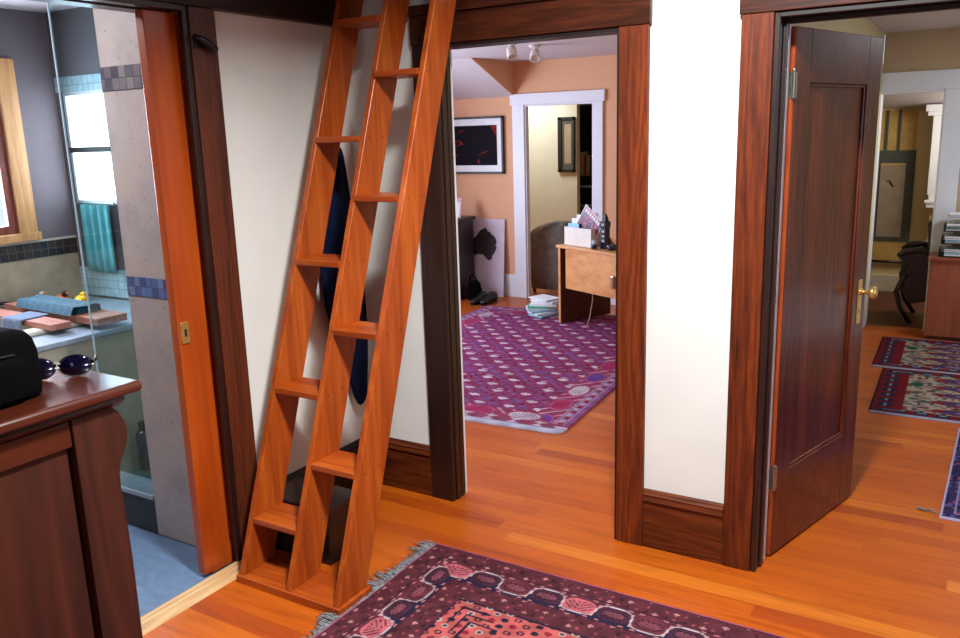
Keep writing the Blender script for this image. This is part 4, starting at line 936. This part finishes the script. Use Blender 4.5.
# pilaster with capital and base bracket
m = MB().box(-.455, 8.86, .98, -.375, 8.92, 1.74); m.box(-.52, 8.83, 1.74, -.36, 8.94, 1.80); m.box(-.50, 8.84, 1.70, -.37, 8.93, 1.74)
m.box(-.375, 8.86, .98, .2, 8.92, 1.74); m.box(-.47, 8.84, .90, .2, 8.93, .93); m.box(-.455, 8.85, .86, .2, 8.92, .90); m.box(-.44, 8.86, .93, .2, 8.92, .98)
struct('trim_13', m, 'white', 'cream built in pilaster with a small ledge beside the scroll', 'pilaster', bevel=.003)
struct('wall_niche', MB().box(-.42, 8.92, 0, .2, 9.1, 1.8), 'cream', 'cream wall return behind the pilaster', 'wall')
# scroll painting
sc = thing('hanging_scroll', (-.77, 9.07, .30), 'tall grey bordered scroll painting with gold ends on the cream end wall', 'scroll')
obj('gold_ground', MB().box(-.945, 9.085, .31, -.60, 9.092, 1.765), 'scrollgold', sc)
obj('brocade_border', MB().box(-.955, 9.08, .50, -.585, 9.085, 1.385), 'scrollgrey', sc)
obj('painting', MB().box(-.885, 9.076, .545, -.665, 9.08, 1.245), 'scrollpaper', sc)
obj('gold_band', MB().box(-.885, 9.0755, 1.245, -.665, 9.08, 1.262), 'scrollgold', sc)
m = MB().tube([(-.83, 9.074, 1.085), (-.80, 9.074, 1.095), (-.78, 9.074, 1.07), (-.77, 9.074, 1.045), (-.745, 9.074, 1.04)], [.003, .007, .008, .008, .002], 6); obj('brush_mark', m, 'ink', sc)
for x in (-.855, -.745): obj('ribbon', MB().box(x - .013, 9.078, 1.385, x + .013, 9.085, 1.765), 'scrollgrey', sc)
obj('roller', MB().tube([(-.97, 9.07, .30), (-.58, 9.07, .30)], .014, 12), 'darkwood', sc, smooth=True)
# armchair
ac = thing('leather_armchair', (-.42, 7.75, 0), 'dark wood and leather armchair beside the cherry cabinet', 'chair')
bm_ = MB().prism([(7.70, .42), (8.12, .40), (8.12, .46), (7.70, .48)], 'x', -.50, -.12); obj('seat', bm_, 'leather', ac, bevel=.02)
m = MB().prism([(-.34, .46), (-.29, .46), (-.325, .84), (-.345, .86), (-.37, .84)], 'y', 7.70, 8.12); obj('backrest', m, 'leather', ac, bevel=.01)
for y in (7.68, 8.12):
    obj('armrest', MB().tube([(-.32, y, .60), (-.42, y, .62), (-.52, y, .60), (-.57, y, .565)], [.022, .026, .028, .018], 10), 'leather', ac, smooth=True)
    obj('arm_support', MB().tube([(-.555, y, .565), (-.50, y, .50), (-.535, y, .42), (-.52, y, .30)], .016, 8), 'darkwood', ac, smooth=True)
    obj('leg', MB().tube([(-.50, y, .42), (-.56, y, .26), (-.52, y, .12), (-.44, y, .0)], [.024, .022, .020, .018], 8), 'darkwood', ac, smooth=True)
    obj('leg', MB().tube([(-.34, y, .86), (-.32, y, .5), (-.30, y, .3), (-.30, y, .0)], [.014, .02, .022, .018], 8), 'darkwood', ac, smooth=True)
for y in (7.69, 8.11): obj('side_panel', MB().prism([(-.545, .58), (-.31, .60), (-.29, .20), (-.46, .16), (-.535, .30)], 'y', y - .012, y + .012), 'leather', ac, bevel=.006)
obj('seat_apron', MB().box(-.53, 7.69, .33, -.30, 8.11, .42), 'darkwood', ac, bevel=.004)
db = thing('door_sheen_reflector', (1.5, 6.0, 0), 'unseen white mattress on the floor of the far room beside its window', 'sheen_source')  # unseen white mass added so the door reflects a pale sheen
obj('reflector', MB().box(.95, 4.9, .10, 2.15, 7.3, .30), 'white', db, bevel=.04, seg=3); obj('reflector_base', MB().box(.98, 4.95, .0, 2.12, 7.25, .10), 'white', db)
# cabinet and paper trays
cb = thing('cherry_cabinet', (.1, 7.25, 0), 'plain reddish cherry cabinet with paper trays on top', 'cabinet')
obj('carcass', MB().box(-.305, 7.13, .03, .50, 7.38, .62), 'cabred', cb, bevel=.003); obj('top', MB().box(-.32, 7.11, .62, .515, 7.39, .645), 'cabred', cb, bevel=.004); obj('plinth', MB().box(-.29, 7.15, 0, .48, 7.37, .03), 'deskdark', cb)
pr = thing('paper_tray_stack', (-.12, 7.25, .645), 'stacked dark desk trays crammed with white papers on the cherry cabinet', 'tray')
for k in range(3):
    z = .648 + k * .095
    obj('tray', MB().box(-.255 + .01 * k, 7.15, z, .08, 7.37, z + .008).box(-.255 + .01 * k, 7.15, z, -.247 + .01 * k, 7.37, z + .055), 'black', pr, bevel=.002)
for k in range(12):
    z = .658 + (k // 4) * .095 + (k % 4) * .013; o_ = rb.uniform(-.03, .02)
    tag(obj('loose_paper', MB().box(-.222 + abs(o_) * .3, 7.135 + o_ * .6, z, .06 + o_, 7.35 + o_ * .3, z + .008), ['paper', 'paperblue', 'paper', 'paper'][k % 4]), 'loose bundle of papers in the desk trays', 'papers', 'papers in the desk trays')
for k in range(3):
    tag(obj('loose_paper', MB().box(-.215, 7.15, .935 + .013 * k, .05, 7.35, .944 + .013 * k, rot=.05 * k), 'paper'), 'sheaf of papers on top of the tray stack', 'papers', 'papers on top of the tray stack')

# ------------------------------------------------------------------ bathroom
XB = -4.6; YB = 2.97
m = MB().box(-4.7, .6, 1.145, XB, 1.85, 2.4); m.box(-4.7, 2.73 - .09, 1.145, XB, 3.05, 2.4); m.box(-4.7, 1.85, 1.145, XB, 2.64, 1.19); m.box(-4.7, 1.85, 2.06, XB, 2.64, 2.4)
struct('wall_bathroom_left', m, 'purple', 'dusky purple painted bathroom wall around the window', 'wall')
m = MB().box(-4.7, .6, 0, XB, 3.05, 1.05); struct('wall_bathroom_tile', m, 'beige', 'beige stone tile below the dark mosaic band', 'wall')
m = MB().box(-4.7, .6, 1.05, XB + .004, 3.0, 1.14); struct('trim_14', m, 'mosaic_dark', 'dark slate mosaic band on the bathroom wall', 'tile band')
m = MB().box(-4.6, .6, 1.14, XB + .008, 2.98, 1.152); struct('trim_15', m, 'rimstone', 'pale ledge strip above the dark mosaic band', 'tile edge')
# back wall with window_5
wx0, wx1, wz0, wz1 = -4.545, -4.135, 1.34, 1.965
m = MB().box(-4.6, YB, 0, wx0, 3.0, 2.4); m.box(wx1, YB, 0, -2.62, 3.0, 2.4); m.box(wx0, YB, 0, wx1, 3.0, wz0); m.box(wx0, YB, wz1, wx1, 3.0, 2.4)
struct('wall_bathroom_back', m, 'purple', 'back wall of the shower with a bright window', 'wall')
m = MB().box(-4.594, YB - .006, wz1, -3.6, YB, 2.05); m.box(-4.594, YB - .006, .80, -3.6, YB, .965)
struct('trim_16', m, 'tilepale', 'pale blue tile bands above and below the shower window', 'tile band')
struct('wall_outer', MB().box(-4.7, 3.0, 0, -2.62, 3.14, .9), 'wall', 'outside base of the bathroom wall', 'wall')
# window_4 in the left wall
window('window_4', 'x', -4.615, 1.86, 2.635, 1.195, 2.055, 'bathroom window with a reddish brown sash and tan casing', frame='brownsash', bars=0, t=.05, depth=.03)
m = MB().box(XB, 2.635, 1.19, XB + .02, 2.735, 2.14); m.box(XB, 1.76, 1.19, XB + .02, 1.86, 2.14); m.box(XB, 1.86, 2.055, XB + .02, 2.635, 2.14); m.box(XB, 1.76, 1.155, XB + .035, 2.745, 1.20)
struct('trim_17', m, 'tansash', 'tan wooden casing around the bathroom window', 'window casing', bevel=.003)
window('window_5', 'y', 2.985, wx0, wx1, wz0, wz1, 'bright window above the teal towel in the shower', bars=0, t=.02, depth=.025, gl='frost')
struct('trim_18', MB().box(wx0 + .02, 2.95, 1.63, wx1 - .02, 2.97, 1.66), 'shelfdark', 'dark cross bar of the shower window', 'window bar')
# stone divider beside the pocket door
SX0, SX1, SY = -2.985, -2.60, 2.126
m = MB().box(SX0, SY, -.01, SX1, SY + .12, 2.4)
struct('wall_stone', m, 'trav', 'grey pitted travertine wall end beside the pocket door', 'wall')
struct('trim_19', MB().box(SX0 - .002, SY - .003, 1.872, SX1, SY, 1.962), 'mosaic', 'upper slate mosaic band on the travertine', 'tile band')
struct('trim_20', MB().box(SX0 - .002, SY - .003, 1.062, SX1, SY, 1.142), 'mosaic_blue', 'lower blue slate mosaic band on the travertine', 'tile band')
m = MB().box(-4.7, .6, 2.4, -2.62, 3.0, 2.48); struct('ceiling_bathroom', m, 'greyceil', 'pale bathroom ceiling', 'ceiling')
struct('wall_bathroom_near', MB().box(-4.7, .5, 0, -2.62, .6, 2.4), 'purple', 'bathroom wall opposite the shower', 'wall')
# shower curb, pan, glass
struct('trim_21', MB().box(-3.60, 2.126, -.012, SX0, 2.23, .150), 'kerb', 'dark slate shower kerb', 'kerb')
struct('trim_22', MB().box(-3.60, 2.118, .150, SX0, 2.238, .172), 'paleblue', 'pale blue stone cap on the shower kerb', 'kerb cap', bevel=.003)
struct('floor_shower', MB().box(-3.60, 2.23, -.012, -2.62, YB, .05), 'showerpan', 'dark green shower floor', 'floor')
gp = thing('glass_panel', (-3.13, 2.17, .172), 'clear glass shower panel with a bright free edge', 'shower screen')
obj('glass', MB().box(-3.272, 2.128, .172, SX0 - .001, 2.134, 2.30), 'glass', gp)
obj('glass_edge', MB().box(-3.277, 2.128, .172, -3.272, 2.134, 2.30), 'caplight', gp)
obj('edge_channel', MB().box(SX0 - .004, 2.127, .172, SX0, 2.138, 2.30), 'nickel', gp)
sb = thing('shampoo_bottle', (-3.54, 2.5, .05), 'dark shampoo bottle standing on the shower floor', 'bottle')
obj('bottle_body', MB().lathe([(.03, 0), (.034, .01), (.034, .19), (.02, .21)], (-3.54, 2.5, .051), n=16), 'navyshine', sb, smooth=True); obj('cap', MB().lathe([(.016, .21), (.016, .25), (.012, .255)], (-3.54, 2.5, .051), n=12), 'black', sb)
# tub deck
td = thing('tub_deck', (-4.1, 2.2, 0), 'stone tub surround with a pale rim under the bathroom windows', 'bathtub')
obj('apron', MB().box(-3.63, .9, -.01, -3.60, YB - .008, .765), 'olive', td)
m = MB().box(-3.86, .9, .765, -3.59, YB - .008, .79); m.box(XB + .002, 2.62, .765, -3.86, YB - .008, .79); m.box(XB + .002, .9, .765, -4.42, 2.62, .79)
obj('deck', m, 'paleblue', td, bevel=.003)
m = MB().box(-3.90, 1.0, .79, -3.80, 2.66, .815); m.box(-4.46, 2.58, .79, -3.90, 2.66, .815); m.box(-4.46, 1.0, .79, -4.40, 2.58, .815)
obj('tub_rim', m, 'rimstone', td, bevel=.012, seg=3)
m = MB().box(-4.42, 1.0, .30, -3.88, 2.60, .32); m.box(-4.42, 1.0, .32, -4.40, 2.60, .79); m.box(-3.90, 1.0, .32, -3.88, 2.60, .79); m.box(-4.42, 2.58, .32, -3.88, 2.60, .79)
obj('tub_basin', m, 'rimstone', td)
# boards across the tub
b1 = tag(obj('bath_board', MB().box(-4.46, 2.24, .816, -3.72, 2.34, .845, rot=-.06), 'teakt', bevel=.003), 'narrow pinkish wooden board across the tub under the grey cloth', 'bath board')
b2 = tag(obj('bath_board', MB().box(-4.47, 2.40, .816, -3.60, 2.56, .852, rot=-.05), 'teakt', bevel=.003), 'wide wooden board across the tub under the teal towel', 'bath board')
m = MB().grid(lambda u, v: (-4.30 + .52 * u, 2.385 + .17 * v - .03 * u, .893 + .0012 * math.sin(u * 50) + .002 * math.sin(v * 9) - (.038 * (max(0, .12 - v) / .12)) - (.035 * (max(0, v - .9) / .1))), 60, 16)
m.box(-4.295, 2.40, .8535, -3.79, 2.53, .884)
tag(obj('teal_towel', m, 'tealcloth', smooth=True), 'folded teal towel lying on the wide bath board', 'towel')
m = MB().grid(lambda u, v: ((-4.13 + .17 * v + .01 * math.sin(u * 5)), 2.36 - (.15 * min(u, .5) / .5) - .012 * max(0, u - .5), (.8485 + .0 * u) if u < .5 else .8485 - .24 * (u - .5)), 20, 8)
tag(obj('grey_cloth', m, 'greycloth', smooth=True, solid=.005), 'grey blue cloth hanging over the narrow bath board', 'cloth')
def duck(x, y, body, beak, lb, s=1.0, name='rubber_duck', z=.791):
    d = thing(name, (x, y, z), lb, 'bath toy')
    obj('body', MB().loft([[(x + (cx_ + r * math.cos(a)) * s, y + .022 * r / .024 * math.sin(a) * s, z + h * s) for a in [2 * PI * k / 14 for k in range(14)]] for h, r, cx_ in ((0, .014, 0), (.006, .024, 0), (.02, .030, 0), (.032, .024, -.004), (.040, .008, -.012))]), body, d, smooth=True)
    obj('head', MB().lathe([(.001, 0), (.013, .006), (.018, .018), (.013, .030), (.001, .035)], (x + .014 * s, y, z + .032 * s), n=14), beak if body == 'duckorange' else body, d, smooth=True)
    obj('beak', MB().lathe([(.007, 0), (.006, .008), (.001, .014)], (x + .030 * s, y - .002, z + .048 * s), (1, -.3, 0), 8), 'duckorange', d)
duck(-4.41, 2.72, 'duckorange', 'black', 'orange bath duck with a dark head on the tub ledge', 1.5)
duck(-4.30, 2.76, 'yellow', 'yellow', 'yellow bath duck on the tub ledge against the wall', 1.4)
duck(-4.235, 2.72, 'yellow', 'yellow', 'yellow bath duck nearest the glass panel', 1.1)
duck(-4.53, 2.66, 'boxwhite', 'boxwhite', 'cream bath toy at the far corner of the tub ledge', 1.5, 'bath_toy')
tb = thing('bath_brush', (-4.55, 2.5, .79), 'dark handled bath brush on the tub ledge', 'brush')
obj('handle', MB().tube([(-4.62 + .04, 2.42, .84), (-4.56, 2.48, .835), (-4.53, 2.54, .82)], [.008, .010, .014], 8), 'black', tb, smooth=True)
obj('brush_head', MB().box(-4.56, 2.52, .791, -4.49, 2.60, .825), 'deskdark', tb, bevel=.008)
# towel hanging under the shower window
tw2 = thing('hanging_towel', (-4.33, 2.94, .95), 'pale teal towel hanging below the shower window', 'towel')
m = MB().grid(lambda u, v: (-4.47 + .27 * u, 2.938 + .014 * math.sin(u * 24) + .006 * math.sin(u * 51), .955 + .385 * v), 50, 6)
obj('towel_cloth', m, 'curtainteal', tw2, smooth=True, solid=.006)
obj('towel_bar', MB().tube([(-4.50, 2.94, 1.345), (-4.16, 2.94, 1.345)], .007, 10), 'nickel', tw2)

# ------------------------------------------------------------------ lights
def area(name, loc, rot, sx, sy, power, color, spread=PI):
    l = bpy.data.lights.new(name, 'AREA'); l.shape = 'RECTANGLE'; l.size = sx; l.size_y = sy; l.energy = power; l.color = color; l.spread = spread
    o = bpy.data.objects.new(name, l); COL.objects.link(o); o.location = loc; o.rotation_euler = rot; return o
area('skylight_lamp', (-.58, 1.5, 2.92), (0, 0, 0), .28, .28, 158, (.98, .99, 1))
area('hall_fill_light', (.05, -1.93, 1.5), (PI / 2, 0, 0), 1.5, 1.2, 7, (.80, .90, 1))  # added fill from behind the viewer; no window is known there
area('study_window_light', (-5.36, 5.1, 1.45), (0, -PI / 2, 0), 1.2, 2.2, 150, (.80, .88, 1))
area('far_window_light', (2.36, 4.2, 1.35), (0, PI / 2, 0), 1.3, 1.4, 13, (.62, .75, 1))
area('bath_window_light', (-4.74, 2.25, 1.62), (0, -PI / 2, 0), .86, .78, 58, (.82, .89, 1))
area('shower_window_light', (-4.34, 3.03, 1.65), (-PI / 2, 0, 0), .40, .60, 9, (.85, .93, 1))
area('rear_fill_light', (-4.7, 8.4, 2.28), (0, 0, 0), .6, .6, 26, (.98, 1, .90))  # unseen lamp under the ceiling, added to light the rear wall
area('bath_fill_light', (-3.3, 1.4, 2.38), (0, 0, 0), .5, .5, 22, (.92, .95, 1))  # unseen fill lamp added to brighten the bathroom stone
area('far_fill_light', (.9, 6.3, 2.31), (0, 0, 0), .5, .5, 30, (.84, .92, 1))  # unseen lamp added to lighten the tan wall and white frame
area('end_room_light', (.2, 8.3, 1.7), (0, .9, 0), .4, .5, 15, (1, .94, .8))
w = bpy.data.worlds.new('world'); S.world = w; w.use_nodes = True
w.node_tree.nodes['Background'].inputs[0].default_value = (.75, .85, 1, 1); w.node_tree.nodes['Background'].inputs[1].default_value = 1.2
S.cycles.max_bounces = 8; S.cycles.use_denoising = True; S.cycles.sample_clamp_indirect = 6
